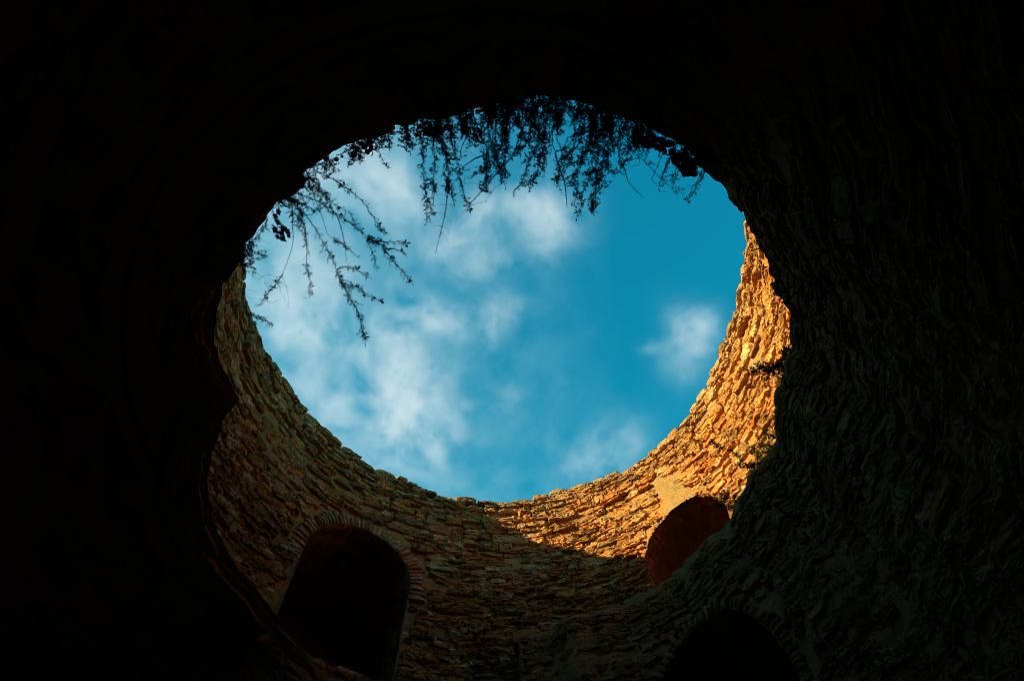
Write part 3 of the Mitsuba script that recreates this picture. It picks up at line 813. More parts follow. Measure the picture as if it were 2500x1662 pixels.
STRANDS = {
 'weed_left': [
  ([-2.25,-2.2,8.23,-2.34,-2.1,8.23,-2.43,-1.99,8.22,-2.5,-1.89,8.22,-2.57,-1.82,8.23],0.054,'leaf'),
  ([-2.45,-2.02,8.23,-2.51,-1.91,8.23,-2.56,-1.79,8.22,-2.6,-1.65,8.22],0.067,'leaf'),
  ([-2.48,-1.98,8.23,-2.42,-1.9,8.2,-2.29,-1.88,8.17],0.062,'leaf'),
  ([-2.53,-1.85,8.22,-2.48,-1.75,8.2,-2.44,-1.7,8.18],0.058,'leaf'),
  ([-2.57,-1.78,8.22,-2.52,-1.75,8.21,-2.46,-1.74,8.19],0.054,'leaf'),
  ([-2.52,-1.89,8.23,-2.45,-1.83,8.2,-2.37,-1.83,8.18],0.05,'leaf'),
  ([-2.46,-1.97,8.23,-2.34,-1.95,8.2,-2.2,-1.89,8.15],0.012,'hair'),
  ([-2.48,-1.98,8.23,-2.31,-2.01,8.2,-2.2,-1.97,8.17],0.012,'hair'),
  ([-2.5,-1.83,8.21,-2.35,-1.8,8.17,-2.22,-1.75,8.13],0.012,'hair'),
  ([-2.57,-1.69,8.21,-2.41,-1.67,8.17,-2.29,-1.58,8.12,-2.16,-1.5,8.07],0.012,'hair'),
  ([-2.6,-1.63,8.21,-2.52,-1.66,8.2,-2.4,-1.61,8.16],0.013,'hair'),
  ([-2.4,-1.63,8.16,-2.26,-1.66,8.12,-2.05,-1.54,8.05],0.012,'hair'),
  ([-2.62,-1.5,8.19,-2.52,-1.48,8.16,-2.41,-1.44,8.13],0.013,'hair'),
  ([-2.62,-1.44,8.17,-2.52,-1.4,8.14,-2.44,-1.41,8.13],0.013,'hair'),
 ],
 'spray': [
  ([-1.71,-2.75,8.22,-1.59,-2.69,8.18,-1.47,-2.63,8.14,-1.27,-2.51,8.08,-1.16,-2.4,8.03,-1.07,-2.26,7.97,-1.0,-2.17,7.93],0.057,'spray'),
  ([-1.91,-2.53,8.23,-1.79,-2.48,8.18,-1.67,-2.43,8.13,-1.52,-2.38,8.08,-1.45,-2.32,8.04,-1.28,-2.22,7.98,-1.15,-2.12,7.93],0.066,'spray'),
  ([-1.15,-2.12,7.93,-1.04,-2.06,7.9,-0.93,-1.96,7.85,-0.81,-1.83,7.79,-0.72,-1.73,7.75],0.089,'spray'),
  ([-1.95,-2.48,8.22,-1.88,-2.36,8.18,-1.82,-2.28,8.14,-1.69,-2.12,8.07,-1.59,-1.94,8.0,-1.5,-1.75,7.92],0.07,'spray'),
  ([-1.5,-1.75,7.92,-1.39,-1.56,7.85,-1.32,-1.4,7.79,-1.27,-1.24,7.75,-1.23,-1.11,7.71],0.1,'spray'),
  ([-1.77,-2.68,8.21,-1.68,-2.6,8.17,-1.59,-2.5,8.12,-1.52,-2.44,8.09,-1.4,-2.37,8.05,-1.33,-2.31,8.02,-1.28,-2.24,7.99],0.058,'spray'),
  ([-1.15,-2.12,7.93,-1.04,-2.09,7.91,-0.93,-2.09,7.9,-0.76,-2.08,7.88],0.03,'spray'),
  ([-1.0,-2.02,7.88,-0.89,-2.01,7.87,-0.79,-1.97,7.84],0.033,'spray'),
  ([-1.14,-2.07,7.92,-1.11,-1.94,7.87,-1.09,-1.85,7.84],0.03,'spray'),
  ([-1.51,-1.78,7.94,-1.38,-1.83,7.92,-1.26,-1.79,7.87,-1.14,-1.73,7.81],0.038,'spray'),
  ([-1.44,-1.66,7.89,-1.29,-1.62,7.84,-1.18,-1.56,7.8,-1.02,-1.51,7.73],0.046,'spray'),
  ([-1.88,-2.34,8.17,-1.84,-2.17,8.11,-1.83,-1.96,8.06,-1.83,-1.81,8.03,-1.82,-1.67,7.99,-1.81,-1.51,7.95],0.051,'spray'),
  ([-1.82,-2.59,8.21,-1.7,-2.56,8.17,-1.63,-2.52,8.14,-1.53,-2.43,8.1],0.047,'spray'),
  ([-1.95,-2.44,8.21,-1.97,-2.16,8.14,-1.98,-2.02,8.11,-2.03,-1.85,8.09,-2.11,-1.7,8.07],0.016,'bare'),
  ([-1.76,-2.6,8.19,-1.71,-2.46,8.15,-1.65,-2.3,8.1,-1.61,-2.14,8.06,-1.54,-2.07,8.02],0.016,'bare'),
  ([-1.48,-2.33,8.05,-1.44,-2.21,8.01,-1.41,-2.02,7.96,-1.41,-1.86,7.94],0.015,'bare'),
  ([-2.11,-1.7,8.07,-2.2,-1.59,8.08,-2.32,-1.47,8.1,-2.44,-1.31,8.09],0.033,'spray'),
  ([-1.54,-2.07,8.02,-1.42,-2.02,7.97,-1.29,-1.94,7.9],0.031,'spray'),
  ([-2.11,-2.42,8.23,-2.01,-2.44,8.23,-1.92,-2.43,8.21,-1.86,-2.38,8.19],0.08,'leaf'),
  ([-2.06,-2.39,8.22,-1.98,-2.35,8.21,-1.93,-2.27,8.18,-1.9,-2.16,8.15],0.08,'leaf'),
  ([-1.83,-2.66,8.23,-1.74,-2.66,8.21,-1.65,-2.6,8.18],0.059,'leaf'),
  ([-1.69,-2.77,8.22,-1.62,-2.79,8.22,-1.51,-2.7,8.19],0.031,'leaf'),
  ([-1.95,-2.51,8.23,-1.84,-2.55,8.22,-1.75,-2.54,8.19,-1.64,-2.46,8.15],0.067,'leaf'),
  ([-2.03,-2.42,8.23,-1.97,-2.44,8.22,-1.88,-2.41,8.2,-1.73,-2.36,8.16,-1.61,-2.37,8.13],0.051,'leaf'),
  ([-2.11,-1.68,8.07,-2.07,-1.55,8.03,-2.07,-1.34,8.0],0.01,'hair'),
  ([-2.41,-1.42,8.11,-2.26,-1.4,8.06,-2.1,-1.49,8.03],0.01,'hair'),
  ([-2.35,-1.58,8.12,-2.23,-1.55,8.08,-2.05,-1.59,8.03],0.01,'hair'),
  ([-2.17,-1.52,8.06,-2.11,-1.43,8.03,-2.08,-1.36,8.0],0.01,'hair'),
  ([-2.32,-1.45,8.09,-2.31,-1.37,8.07,-2.3,-1.3,8.05],0.01,'hair'),
 ],
 'rim_weed': [
  ([-1.1,-3.03,8.22,-0.98,-3.06,8.22,-0.94,-2.99,8.17,-0.91,-2.95,8.14],0.049,'leaf'),
  ([-1.07,-3.03,8.22,-1.02,-2.89,8.13,-0.96,-2.79,8.06,-0.94,-2.76,8.04],0.024,'leaf'),
  ([-1.01,-3.03,8.21,-0.98,-2.98,8.17,-0.97,-2.94,8.14],0.041,'leaf'),
  ([-0.94,-3.07,8.22,-0.89,-3.1,8.22,-0.84,-3.08,8.2],0.041,'leaf'),
  ([-1.15,-3.01,8.22,-1.13,-3.0,8.21],0.03,'leaf'),
  ([-1.18,-2.95,8.19,-1.17,-2.85,8.14,-1.17,-2.76,8.08],0.008,'hair'),
  ([-0.79,-3.15,8.23,-0.76,-3.12,8.2,-0.76,-3.05,8.17],0.008,'hair'),
  ([-0.76,-3.16,8.23,-0.75,-3.12,8.2,-0.76,-3.09,8.19],0.008,'hair'),
  ([-1.61,-2.81,8.21,-1.52,-2.84,8.21,-1.41,-2.86,8.2],0.008,'hair'),
 ],
 'curtain_one': [
  ([-0.65,-3.19,8.21,-0.6,-3.04,8.09,-0.58,-2.93,7.99,-0.56,-2.79,7.88,-0.54,-2.66,7.77],0.052,'leaf'),
  ([-0.54,-2.67,7.74,-0.52,-2.58,7.66,-0.52,-2.5,7.58,-0.51,-2.38,7.48],0.042,'leaf'),
  ([-0.52,-3.22,8.22,-0.49,-3.09,8.07,-0.47,-2.95,7.91,-0.46,-2.81,7.76,-0.47,-2.69,7.62],0.039,'leaf'),
  ([-0.42,-3.24,8.23,-0.41,-3.11,8.1,-0.37,-2.96,7.94,-0.34,-2.84,7.81,-0.32,-2.73,7.69,-0.32,-2.64,7.61],0.086,'leaf'),
  ([-0.36,-3.22,8.21,-0.29,-3.01,8.03,-0.24,-2.84,7.88,-0.21,-2.71,7.76],0.061,'leaf'),
  ([-0.4,-3.24,8.23,-0.41,-3.14,8.13,-0.41,-3.01,8.01,-0.35,-2.89,7.88],0.077,'leaf'),
  ([-0.59,-3.17,8.19,-0.53,-3.14,8.14,-0.43,-3.13,8.12,-0.37,-3.14,8.12],0.067,'leaf'),
  ([-0.66,-3.13,8.17,-0.67,-3.09,8.14],0.045,'leaf'),
  ([-0.32,-2.73,7.66,-0.28,-2.62,7.54,-0.25,-2.54,7.45],0.037,'spray'),
  ([-0.21,-2.71,7.76,-0.18,-2.63,7.68,-0.16,-2.55,7.61,-0.1,-2.48,7.52],0.042,'spray'),
  ([-0.47,-2.67,7.7,-0.46,-2.59,7.62,-0.44,-2.52,7.55],0.021,'spray'),
  ([-0.51,-2.59,7.6,-0.48,-2.53,7.53,-0.45,-2.49,7.49],0.021,'spray'),
  ([-0.33,-2.74,7.73,-0.33,-2.61,7.61,-0.35,-2.47,7.48,-0.37,-2.32,7.33,-0.41,-2.19,7.21],0.041,'bare'),
  ([-0.33,-2.62,7.58,-0.39,-2.62,7.59,-0.43,-2.6,7.57],0.004,'hair'),
  ([-0.33,-2.62,7.55,-0.28,-2.61,7.53,-0.27,-2.55,7.46],0.004,'hair'),
  ([-0.33,-2.56,7.41,-0.39,-2.56,7.42,-0.43,-2.54,7.41],0.004,'hair'),
  ([-0.35,-2.52,7.57,-0.3,-2.5,7.55,-0.29,-2.45,7.5],0.004,'hair'),
  ([-0.35,-2.48,7.42,-0.41,-2.48,7.43,-0.44,-2.46,7.41],0.004,'hair'),
  ([-0.34,-2.48,7.4,-0.3,-2.46,7.38,-0.29,-2.41,7.32],0.004,'hair'),
  ([-0.37,-2.36,7.42,-0.43,-2.37,7.44,-0.47,-2.34,7.42],0.004,'hair'),
  ([-0.38,-2.34,7.51,-0.33,-2.33,7.49,-0.32,-2.27,7.45],0.004,'hair'),
  ([-0.35,-2.37,7.19,-0.41,-2.37,7.2,-0.45,-2.35,7.18],0.004,'hair'),
  ([-0.37,-2.31,7.38,-0.33,-2.3,7.36,-0.31,-2.24,7.31],0.004,'hair'),
 ],
 'curtain_two': [
  ([-0.13,-3.3,8.21,-0.08,-3.19,8.08,-0.04,-3.1,7.97,0.03,-3.0,7.84,0.03,-2.86,7.71],0.086,'leaf'),
  ([0.04,-2.88,7.61,0.03,-2.77,7.47,0.04,-2.68,7.36],0.06,'leaf'),
  ([0.02,-3.36,8.22,0.07,-3.26,8.1,0.05,-3.16,7.98,0.09,-3.04,7.84,0.13,-2.92,7.7,0.15,-2.84,7.6],0.077,'leaf'),
  ([0.13,-3.36,8.2,0.19,-3.24,8.06,0.21,-3.11,7.91,0.23,-2.97,7.76],0.065,'leaf'),
  ([0.21,-3.11,7.88,0.2,-2.99,7.74,0.19,-2.9,7.62,0.2,-2.85,7.56],0.062,'leaf'),
  ([-0.19,-3.28,8.22,-0.18,-3.22,8.16,-0.19,-3.13,8.08],0.04,'leaf'),
  ([-0.12,-3.2,8.1,-0.08,-3.14,8.01,-0.06,-3.05,7.89],0.054,'leaf'),
  ([0.29,-3.38,8.21,0.33,-3.25,8.06,0.23,-3.1,7.92,0.18,-3.04,7.85],0.063,'leaf'),
  ([0.09,-3.03,7.9,0.05,-2.91,7.79,0.01,-2.82,7.72],0.074,'leaf'),
  ([0.18,-3.04,7.82,0.12,-2.96,7.74,0.09,-2.86,7.62],0.073,'leaf'),
  ([0.15,-2.85,7.54,0.17,-2.8,7.47,0.2,-2.74,7.39],0.03,'spray'),
  ([0.2,-2.86,7.7,0.22,-2.81,7.65,0.23,-2.76,7.6],0.029,'spray'),
  ([-0.03,-2.82,7.61,-0.07,-2.79,7.6,-0.1,-2.76,7.59],0.016,'spray'),
  ([0.02,-2.75,7.59,0.01,-2.7,7.54,-0.04,-2.68,7.54],0.031,'spray'),
  ([0.49,-3.32,8.12,0.35,-3.16,7.95,0.26,-2.96,7.74,0.13,-2.81,7.6,-0.0,-2.68,7.48,-0.12,-2.56,7.41],0.008,'stout'),
  ([-0.17,-3.25,8.18,-0.17,-3.09,8.01,-0.2,-3.01,7.92,-0.21,-2.94,7.86],0.009,'stout'),
  ([0.01,-2.93,7.84,-0.07,-2.89,7.84,-0.2,-2.83,7.83],0.008,'stout'),
  ([-0.1,-2.57,7.39,-0.16,-2.5,7.34,-0.23,-2.46,7.32,-0.25,-2.44,7.3],0.005,'hair'),
  ([-0.1,-2.56,7.43,-0.19,-2.49,7.4,-0.24,-2.45,7.37],0.005,'hair'),
  ([-0.2,-3.01,7.94,-0.11,-3.01,7.9,-0.03,-3.0,7.85],0.005,'hair'),
  ([-0.2,-2.95,7.85,-0.11,-2.95,7.82,-0.05,-2.92,7.75],0.005,'hair'),
  ([0.1,-2.72,7.58,0.1,-2.64,7.5,0.03,-2.59,7.47],0.005,'hair'),
  ([0.03,-2.61,7.38,-0.06,-2.58,7.39,-0.12,-2.54,7.38],0.005,'hair'),
  ([0.16,-2.74,7.47,0.1,-2.7,7.44,0.03,-2.62,7.36],0.005,'hair'),
  ([-0.19,-2.8,7.82,-0.12,-2.81,7.81,-0.08,-2.86,7.83],0.005,'hair'),
  ([-0.17,-2.77,7.63,-0.07,-2.78,7.6,-0.02,-2.83,7.63],0.005,'hair'),
  ([-0.16,-2.7,7.66,-0.08,-2.71,7.63,-0.03,-2.7,7.61],0.005,'hair'),
 ],
 'curtain_three': [
  ([0.49,-3.41,8.22,0.5,-3.27,8.06,0.52,-3.13,7.92,0.48,-3.01,7.78,0.43,-2.91,7.67],0.098,'leaf'),
  ([0.43,-2.9,7.73,0.37,-2.79,7.62,0.33,-2.71,7.55],0.062,'leaf'),
  ([0.56,-3.4,8.21,0.57,-3.18,7.95,0.55,-3.04,7.79,0.5,-2.91,7.63],0.085,'leaf'),
  ([0.5,-2.9,7.7,0.47,-2.78,7.57,0.38,-2.71,7.5],0.061,'leaf'),
  ([0.65,-3.4,8.22,0.65,-3.25,8.03,0.62,-3.11,7.86,0.62,-3.05,7.77],0.054,'leaf'),
  ([0.75,-3.4,8.23,0.72,-3.24,8.06,0.67,-3.15,7.97],0.066,'leaf'),
  ([0.43,-3.39,8.2,0.42,-3.27,8.06,0.46,-3.14,7.92],0.065,'leaf'),
  ([0.33,-3.38,8.2,0.4,-3.28,8.09,0.4,-3.21,8.01],0.066,'leaf'),
  ([0.41,-3.11,7.88,0.38,-3.01,7.76,0.3,-2.98,7.73],0.063,'leaf'),
  ([0.54,-3.04,7.85,0.55,-2.95,7.77,0.52,-2.85,7.67],0.063,'leaf'),
  ([0.33,-2.71,7.54,0.3,-2.67,7.5,0.27,-2.65,7.49],0.024,'spray'),
  ([0.47,-2.8,7.48,0.44,-2.77,7.44,0.42,-2.75,7.42],0.024,'spray'),
  ([0.33,-3.01,7.75,0.27,-2.97,7.71,0.27,-2.93,7.66],0.031,'spray'),
  ([0.82,-3.11,7.91,0.76,-2.99,7.77,0.71,-2.88,7.64,0.67,-2.78,7.52,0.69,-2.69,7.42],0.041,'spray'),
  ([0.81,-2.93,7.65,0.74,-2.88,7.58,0.7,-2.82,7.49],0.037,'spray'),
  ([0.63,-3.1,7.93,0.64,-2.98,7.8,0.69,-2.87,7.7,0.73,-2.75,7.59,0.76,-2.55,7.41],0.008,'bare'),
  ([0.68,-3.12,7.87,0.69,-3.04,7.78,0.71,-2.96,7.68],0.008,'bare'),
  ([0.69,-3.4,8.22,0.7,-3.25,8.09,0.7,-3.16,8.02,0.66,-3.12,7.97],0.064,'leaf'),
  ([0.78,-3.39,8.22,0.83,-3.3,8.12,0.86,-3.23,8.05],0.054,'leaf'),
  ([0.65,-3.23,8.04,0.68,-3.28,8.09,0.74,-3.26,8.08],0.053,'leaf'),
  ([0.68,-3.11,7.92,0.7,-3.02,7.83,0.72,-2.95,7.76],0.005,'bare'),
  ([0.64,-2.96,7.7,0.69,-2.86,7.58,0.73,-2.73,7.43,0.75,-2.58,7.27],0.005,'bare'),
  ([0.86,-3.23,8.06,0.85,-3.12,7.94,0.86,-3.04,7.85],0.005,'bare'),
 ],
 'curtain_four': [
  ([0.93,-3.35,8.21,0.95,-3.22,8.08,0.93,-3.12,7.96,0.88,-3.04,7.86,0.8,-2.98,7.77,0.72,-2.92,7.7],0.054,'leaf'),
  ([0.99,-3.34,8.22,1.0,-3.17,8.09,0.98,-3.02,7.97,0.92,-2.88,7.84],0.088,'leaf'),
  ([0.91,-2.89,7.79,0.86,-2.75,7.65,0.84,-2.65,7.55,0.81,-2.54,7.45],0.052,'leaf'),
  ([1.06,-3.3,8.21,1.07,-3.13,8.08,1.06,-2.98,7.96,1.04,-2.84,7.84,0.99,-2.75,7.76],0.097,'leaf'),
  ([0.99,-2.75,7.74,0.92,-2.66,7.64,0.89,-2.57,7.55,0.88,-2.47,7.47],0.047,'leaf'),
  ([1.13,-3.27,8.21,1.15,-3.16,8.12,1.12,-3.02,7.99,1.11,-2.87,7.87,1.08,-2.73,7.74],0.093,'leaf'),
  ([1.06,-2.75,7.62,1.04,-2.67,7.52,0.98,-2.6,7.42,0.96,-2.51,7.32],0.059,'leaf'),
  ([1.2,-3.24,8.21,1.2,-3.12,8.11,1.17,-2.98,7.98,1.16,-2.83,7.86,1.12,-2.76,7.79],0.084,'leaf'),
  ([1.27,-3.22,8.2,1.28,-3.1,8.1,1.27,-3.01,8.02,1.28,-2.9,7.92,1.29,-2.82,7.85],0.055,'leaf'),
  ([1.28,-2.82,7.82,1.22,-2.81,7.79,1.15,-2.79,7.76],0.043,'leaf'),
  ([1.03,-2.84,7.7,1.04,-2.77,7.63,1.02,-2.69,7.54,0.98,-2.63,7.46],0.058,'leaf'),
  ([1.12,-3.15,8.06,1.06,-3.08,7.96,0.99,-3.0,7.84,0.91,-2.97,7.77],0.078,'leaf'),
  ([1.19,-3.15,8.1,1.22,-3.06,8.02,1.23,-2.99,7.95],0.053,'leaf'),
  ([0.85,-3.06,7.95,0.78,-2.94,7.83,0.71,-2.9,7.79],0.034,'leaf'),
  ([0.89,-2.92,7.78,0.82,-2.86,7.7,0.72,-2.86,7.68],0.037,'leaf'),
  ([0.99,-3.06,7.93,1.01,-2.96,7.84,1.0,-2.88,7.75],0.086,'leaf'),
  ([0.84,-2.77,7.74,0.8,-2.7,7.68,0.83,-2.67,7.66],0.034,'leaf'),
  ([0.87,-3.12,7.95,0.78,-3.08,7.89,0.75,-3.02,7.83,0.74,-2.96,7.76],0.021,'spray'),
  ([0.66,-2.87,7.72,0.69,-2.8,7.66,0.65,-2.72,7.58],0.033,'spray'),
  ([0.88,-3.06,7.91,0.9,-3.12,7.97,0.95,-3.12,7.99],0.026,'spray'),
  ([0.73,-2.76,7.55,0.79,-2.77,7.57,0.83,-2.79,7.61],0.02,'spray'),
  ([0.98,-2.62,7.5,1.0,-2.56,7.44,0.98,-2.5,7.38],0.036,'spray'),
 ],
 'twig_bush': [
  ([1.27,-3.14,8.12,1.32,-3.04,8.03,1.41,-2.95,7.98,1.5,-2.87,7.95,1.58,-2.79,7.91,1.68,-2.71,7.87,1.78,-2.63,7.87,1.93,-2.55,7.9],0.018,'bare'),
  ([1.41,-3.16,8.18,1.41,-3.04,8.06,1.41,-2.95,7.98,1.37,-2.9,7.91,1.29,-2.87,7.86],0.018,'bare'),
  ([1.46,-3.18,8.22,1.45,-3.04,8.09,1.47,-2.92,8.01,1.47,-2.84,7.95,1.36,-2.83,7.9],0.018,'bare'),
  ([1.31,-2.81,7.81,1.34,-2.71,7.74,1.41,-2.65,7.71,1.48,-2.59,7.68],0.017,'bare'),
  ([1.61,-2.74,7.93,1.6,-2.69,7.89,1.66,-2.64,7.87],0.018,'bare'),
  ([1.89,-2.81,8.07,1.81,-2.8,8.02,1.73,-2.78,7.97],0.018,'bare'),
  ([1.29,-3.04,8.03,1.32,-3.01,8.01,1.35,-2.98,7.98],0.053,'sparse'),
  ([1.26,-2.95,7.9,1.28,-2.91,7.86,1.33,-2.88,7.85],0.052,'sparse'),
  ([1.53,-2.86,7.96,1.59,-2.82,7.95,1.67,-2.81,7.98],0.032,'sparse'),
  ([1.69,-2.69,7.93,1.76,-2.68,7.96,1.86,-2.69,8.01],0.036,'sparse'),
  ([1.78,-2.63,7.87,1.86,-2.6,7.89,1.94,-2.59,7.94],0.041,'sparse'),
  ([1.67,-2.67,7.88,1.67,-2.61,7.84,1.72,-2.59,7.85],0.018,'sparse'),
  ([1.69,-2.74,7.88,1.74,-2.75,7.92,1.8,-2.73,7.93],0.018,'sparse'),
  ([1.5,-2.9,7.99,1.54,-2.93,8.03,1.61,-2.96,8.09],0.016,'sparse'),
  ([1.66,-2.88,8.04,1.68,-2.92,8.08,1.69,-2.95,8.11],0.016,'sparse'),
  ([1.73,-2.84,7.98,1.75,-2.87,8.03,1.81,-2.89,8.08],0.022,'sparse'),
  ([1.79,-2.69,7.94,1.86,-2.71,7.99,1.89,-2.69,7.99],0.022,'sparse'),
  ([1.39,-2.87,7.92,1.41,-2.88,7.93,1.43,-2.88,7.95],0.021,'sparse'),
 ],
 'curled_twig': [
  ([2.18,-2.73,8.22,2.13,-2.66,8.16,2.06,-2.6,8.1,2.02,-2.55,8.04,1.99,-2.5,8.01],0.009,'bare'),
  ([2.06,-2.61,8.09,2.01,-2.61,8.06,1.96,-2.61,8.03],0.007,'bare'),
  ([2.0,-2.51,8.04,1.97,-2.5,8.02,1.96,-2.48,8.01,1.97,-2.46,8.01],0.022,'leaf'),
 ],
 'wall_twig': [
  ([-3.95,0.1,11.37,-3.94,0.27,11.63,-3.92,0.44,11.89,-3.9,0.59,12.1],0.09,'spray'),
 ],
 'shrub_upper': [
  ([3.5,-0.59,8.59,3.49,-0.48,8.59,3.43,-0.37,8.59,3.31,-0.35,8.59],0.066,'leaf'),
  ([3.44,-0.65,8.48,3.42,-0.55,8.48,3.38,-0.44,8.48,3.27,-0.4,8.48],0.066,'leaf'),
  ([3.43,-0.46,8.51,3.33,-0.39,8.51,3.21,-0.36,8.51,3.1,-0.34,8.51],0.071,'leaf'),
  ([3.46,-0.39,8.61,3.35,-0.36,8.61,3.24,-0.32,8.61,3.12,-0.28,8.61],0.071,'leaf'),
  ([3.41,-0.4,8.55,3.33,-0.32,8.55,3.29,-0.24,8.55],0.066,'leaf'),
  ([3.43,-0.43,8.55,3.33,-0.34,8.55,3.31,-0.21,8.55],0.066,'leaf'),
  ([3.49,-0.62,8.5,3.45,-0.57,8.5],0.066,'leaf'),
  ([3.5,-0.63,8.51,3.44,-0.55,8.51],0.066,'leaf'),
  ([3.25,-0.35,8.53,3.19,-0.4,8.53,3.18,-0.42,8.53],0.046,'leaf'),
  ([3.29,-0.33,8.57,3.23,-0.42,8.57,3.19,-0.38,8.57],0.046,'leaf'),
  ([3.46,-0.41,8.57,3.27,-0.31,8.57,3.06,-0.28,8.57],0.036,'spray'),
  ([3.44,-0.41,8.55,3.27,-0.3,8.55,3.04,-0.33,8.55],0.036,'spray'),
 ],
 'shrub_middle': [
  ([3.49,0.48,8.47,3.44,0.54,8.47,3.38,0.46,8.47],0.056,'leaf'),
  ([3.54,0.55,8.52,3.49,0.55,8.52,3.38,0.52,8.52],0.056,'leaf'),
  ([3.56,0.76,8.59,3.47,0.76,8.59,3.34,0.75,8.59,3.27,0.79,8.59],0.061,'leaf'),
  ([3.54,0.74,8.56,3.46,0.72,8.56,3.35,0.7,8.56,3.26,0.74,8.56],0.061,'leaf'),
  ([3.53,0.87,8.58,3.45,0.84,8.58,3.35,0.86,8.58,3.3,0.81,8.58],0.061,'leaf'),
  ([3.5,0.84,8.51,3.43,0.79,8.51,3.34,0.82,8.51,3.28,0.77,8.51],0.061,'leaf'),
  ([3.51,0.96,8.62,3.43,0.93,8.62,3.39,0.99,8.62],0.051,'leaf'),
  ([3.43,0.85,8.49,3.35,0.85,8.49,3.34,0.93,8.49],0.051,'leaf'),
  ([3.47,0.88,8.46,3.33,0.97,8.46,3.18,0.91,8.46,3.04,0.78,8.46,2.85,0.68,8.46,2.69,0.61,8.46],0.041,'spray'),
  ([3.49,0.89,8.49,3.32,0.96,8.49,3.22,0.97,8.49,3.05,0.79,8.49,2.87,0.73,8.49,2.72,0.59,8.49],0.041,'spray'),
  ([3.32,1.05,8.55,3.2,1.08,8.55,3.16,0.97,8.55],0.041,'spray'),
  ([3.28,0.98,8.5,3.21,1.0,8.5,3.16,0.97,8.5],0.041,'spray'),
 ],
 'shrub_lower': [
  ([3.24,1.49,8.47,3.11,1.48,8.47,2.96,1.46,8.47,2.8,1.46,8.47],0.036,'spray'),
  ([3.27,1.49,8.48,3.13,1.45,8.48,2.96,1.49,8.48,2.82,1.5,8.48],0.036,'spray'),
  ([3.21,1.58,8.5,3.1,1.55,8.5,3.0,1.51,8.5],0.061,'spray'),
  ([3.24,1.58,8.55,3.1,1.58,8.55,3.0,1.58,8.55],0.061,'spray'),
  ([3.2,1.72,8.56,3.08,1.66,8.56,3.0,1.59,8.56],0.061,'spray'),
  ([3.17,1.64,8.47,3.04,1.62,8.47,2.99,1.49,8.47],0.061,'spray'),
  ([3.27,1.61,8.61,3.19,1.7,8.61,3.09,1.77,8.61],0.061,'spray'),
  ([3.28,1.55,8.55,3.15,1.63,8.55,3.06,1.69,8.55],0.061,'spray'),
 ],
 'ledge_weed': [
  ([1.98,3.25,8.47,1.91,3.19,8.47,1.82,3.1,8.47,1.68,3.02,8.47,1.57,2.91,8.47],0.046,'spray'),
  ([2.02,3.27,8.54,1.9,3.31,8.54,1.85,3.16,8.54,1.67,3.13,8.54,1.61,2.99,8.54],0.046,'spray'),
  ([1.96,3.35,8.58,1.96,3.26,8.58,2.0,3.17,8.58],0.046,'spray'),
  ([1.96,3.3,8.5,1.92,3.17,8.5,1.96,3.08,8.5],0.046,'spray'),
  ([1.89,3.46,8.62,1.79,3.33,8.62,1.69,3.24,8.62],0.046,'spray'),
  ([1.9,3.36,8.55,1.75,3.27,8.55,1.68,3.16,8.55],0.046,'spray'),
  ([1.96,3.21,8.47,2.04,3.09,8.47,2.15,3.03,8.47],0.041,'spray'),
  ([1.93,3.24,8.47,2.03,3.09,8.47,2.14,3.0,8.47],0.041,'spray'),
 ],
}
BROAD = {
 'ivy_right': [[1.51,-3.088,8.195,0.046],[1.552,-3.026,8.163,0.055],[1.59,-2.985,8.166,0.041],[1.653,-3.038,8.2,0.041],[1.671,-2.974,8.179,0.041],[1.723,-2.959,8.172,0.039],[1.759,-2.918,8.161,0.031],[1.716,-3.021,8.205,0.037],[1.815,-2.995,8.213,0.037],[1.834,-2.915,8.184,0.039],[1.87,-2.851,8.163,0.048],[1.898,-2.889,8.187,0.035],[1.954,-2.855,8.189,0.045],[1.972,-2.902,8.212,0.03],[1.99,-2.783,8.16,0.065],[2.035,-2.745,8.185,0.066],[1.976,-2.729,8.151,0.051],[2.07,-2.817,8.216,0.04],[1.929,-2.768,8.151,0.035],[2.071,-2.713,8.171,0.036],[1.607,-3.087,8.209,0.046],[1.527,-3.135,8.215,0.033],[1.771,-2.987,8.205,0.033],[2.019,-2.829,8.194,0.047],[1.88,-2.819,8.15,0.031],[1.203,-3.171,8.188,0.044],[1.167,-3.211,8.192,0.04],[0.909,-3.292,8.198,0.04]],
 'ivy_middle': [[-0.064,-3.286,8.206,0.022],[-0.032,-3.29,8.195,0.018],[0.01,-3.302,8.203,0.029],[0.068,-3.269,8.183,0.044],[0.042,-3.302,8.194,0.033],[0.11,-3.313,8.191,0.029],[0.105,-3.275,8.173,0.02],[-0.564,-3.103,8.183,0.045],[-0.66,-3.074,8.174,0.022]],
 'ivy_left': [[-2.163,-2.276,8.217,0.036],[-2.144,-2.214,8.199,0.04],[-2.082,-2.154,8.173,0.046],[-2.046,-2.127,8.165,0.042],[-2.1,-2.054,8.153,0.04],[-2.17,-2.143,8.178,0.04],[-2.119,-2.322,8.219,0.036],[-2.02,-2.091,8.124,0.028],[-2.148,-2.075,8.148,0.036],[-2.1,-2.112,8.151,0.04]],
 'ivy_rim': [[-1.257,-2.945,8.217,0.023],[-1.182,-2.963,8.21,0.032],[-1.148,-2.921,8.199,0.03],[-1.118,-2.956,8.201,0.027],[-1.219,-2.987,8.226,0.027],[-1.16,-2.98,8.212,0.023],[-1.462,-2.842,8.204,0.023],[-1.406,-2.868,8.206,0.013],[-1.127,-2.997,8.218,0.027]],
}

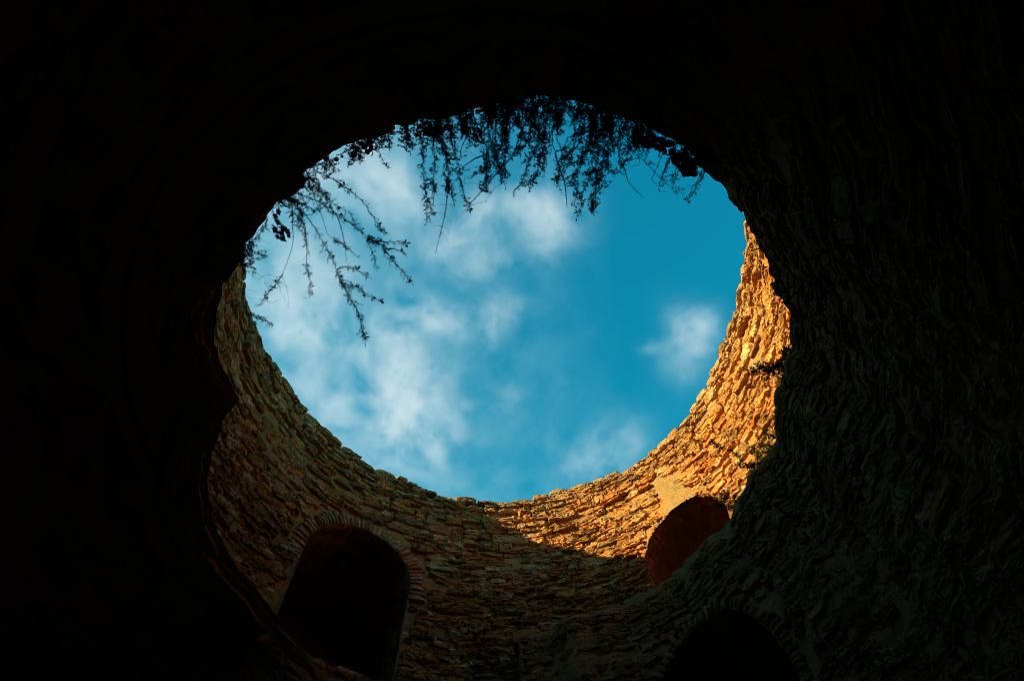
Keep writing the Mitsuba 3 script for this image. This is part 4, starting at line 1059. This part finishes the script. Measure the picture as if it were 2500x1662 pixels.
shrub('creeping_weed', 'small dark leafy weed with fine grass stems at the far left end of the hole', STRANDS['weed_left'])
shrub('drooping_shrub', 'wide fan of arching sprays with drooping needle-leaved tips, left side of the hole', STRANDS['spray'])
shrub('broadleaf_creeper', 'tuft of broad dark leaves at the foot of the arching sprays on the left lip', [], leaves=BROAD['ivy_left'], leaf_round=.5, group='broad-leaved creepers along the lip')
shrub('rim_weed', 'short ragged weed with one dangling strand between the fan of sprays and the leafy curtains', STRANDS['rim_weed'], leaves=BROAD['ivy_rim'])
shrub('hanging_shrub', 'leftmost leafy curtain with straight strands and one long bare runner below it', STRANDS['curtain_one'], (-123.5, -111, 8, .15), group='leafy curtains hanging from the near rim')
shrub('hanging_shrub', 'leafy curtain crossed by one long bare curving stem, second from the left', STRANDS['curtain_two'], (-111, -96, 11, .20), group='leafy curtains hanging from the near rim')
shrub('hanging_shrub', 'leafy curtain of pointed tufts hanging at the top middle of the hole', STRANDS['curtain_three'], (-100, -78, 25, .28), group='leafy curtains hanging from the near rim')
shrub('hanging_shrub', 'widest and densest leafy curtain with the lowest dangling tips, right of the middle', STRANDS['curtain_four'], (-79, -62, 20, .26), group='leafy curtains hanging from the near rim')
shrub('bare_twig_bush', 'nearly bare long twigs with few curled leaves hanging right of the leafy curtains', STRANDS['twig_bush'], (-64, -52, 8, .12))
shrub('broadleaf_creeper', 'creeper with many broad rounded leaves along the upper right lip of the hole', [], leaves=BROAD['ivy_right'], group='broad-leaved creepers along the lip')
shrub('broadleaf_creeper', 'few broad dark leaves above the second leafy curtain at the lip', [], leaves=BROAD['ivy_middle'], group='broad-leaved creepers along the lip')
shrub('curled_twig', 'single thin curved twig with a knotted tip below the creeper on the right', STRANDS['curled_twig'])
shrub('wall_sprig', 'small lone sprig sticking out from the shaded left wall against the sky', STRANDS['wall_twig'], rooted=False)
shrub('ledge_shrub', 'dark small bush on the right ledge, uppermost in front of the sunlit wall', STRANDS['shrub_upper'], group='small bushes on the right ledge')
shrub('ledge_shrub', 'dark small bush with a long thin twig, middle one in front of the sunlit wall', STRANDS['shrub_middle'], group='small bushes on the right ledge')
shrub('ledge_shrub', 'sparse bush on the ledge beside the broken recess of the sunlit wall', STRANDS['shrub_lower'], group='small bushes on the right ledge')
shrub('ledge_weed', 'thin dark weed on the ledge in the shade below the sunlit patch', STRANDS['ledge_weed'])
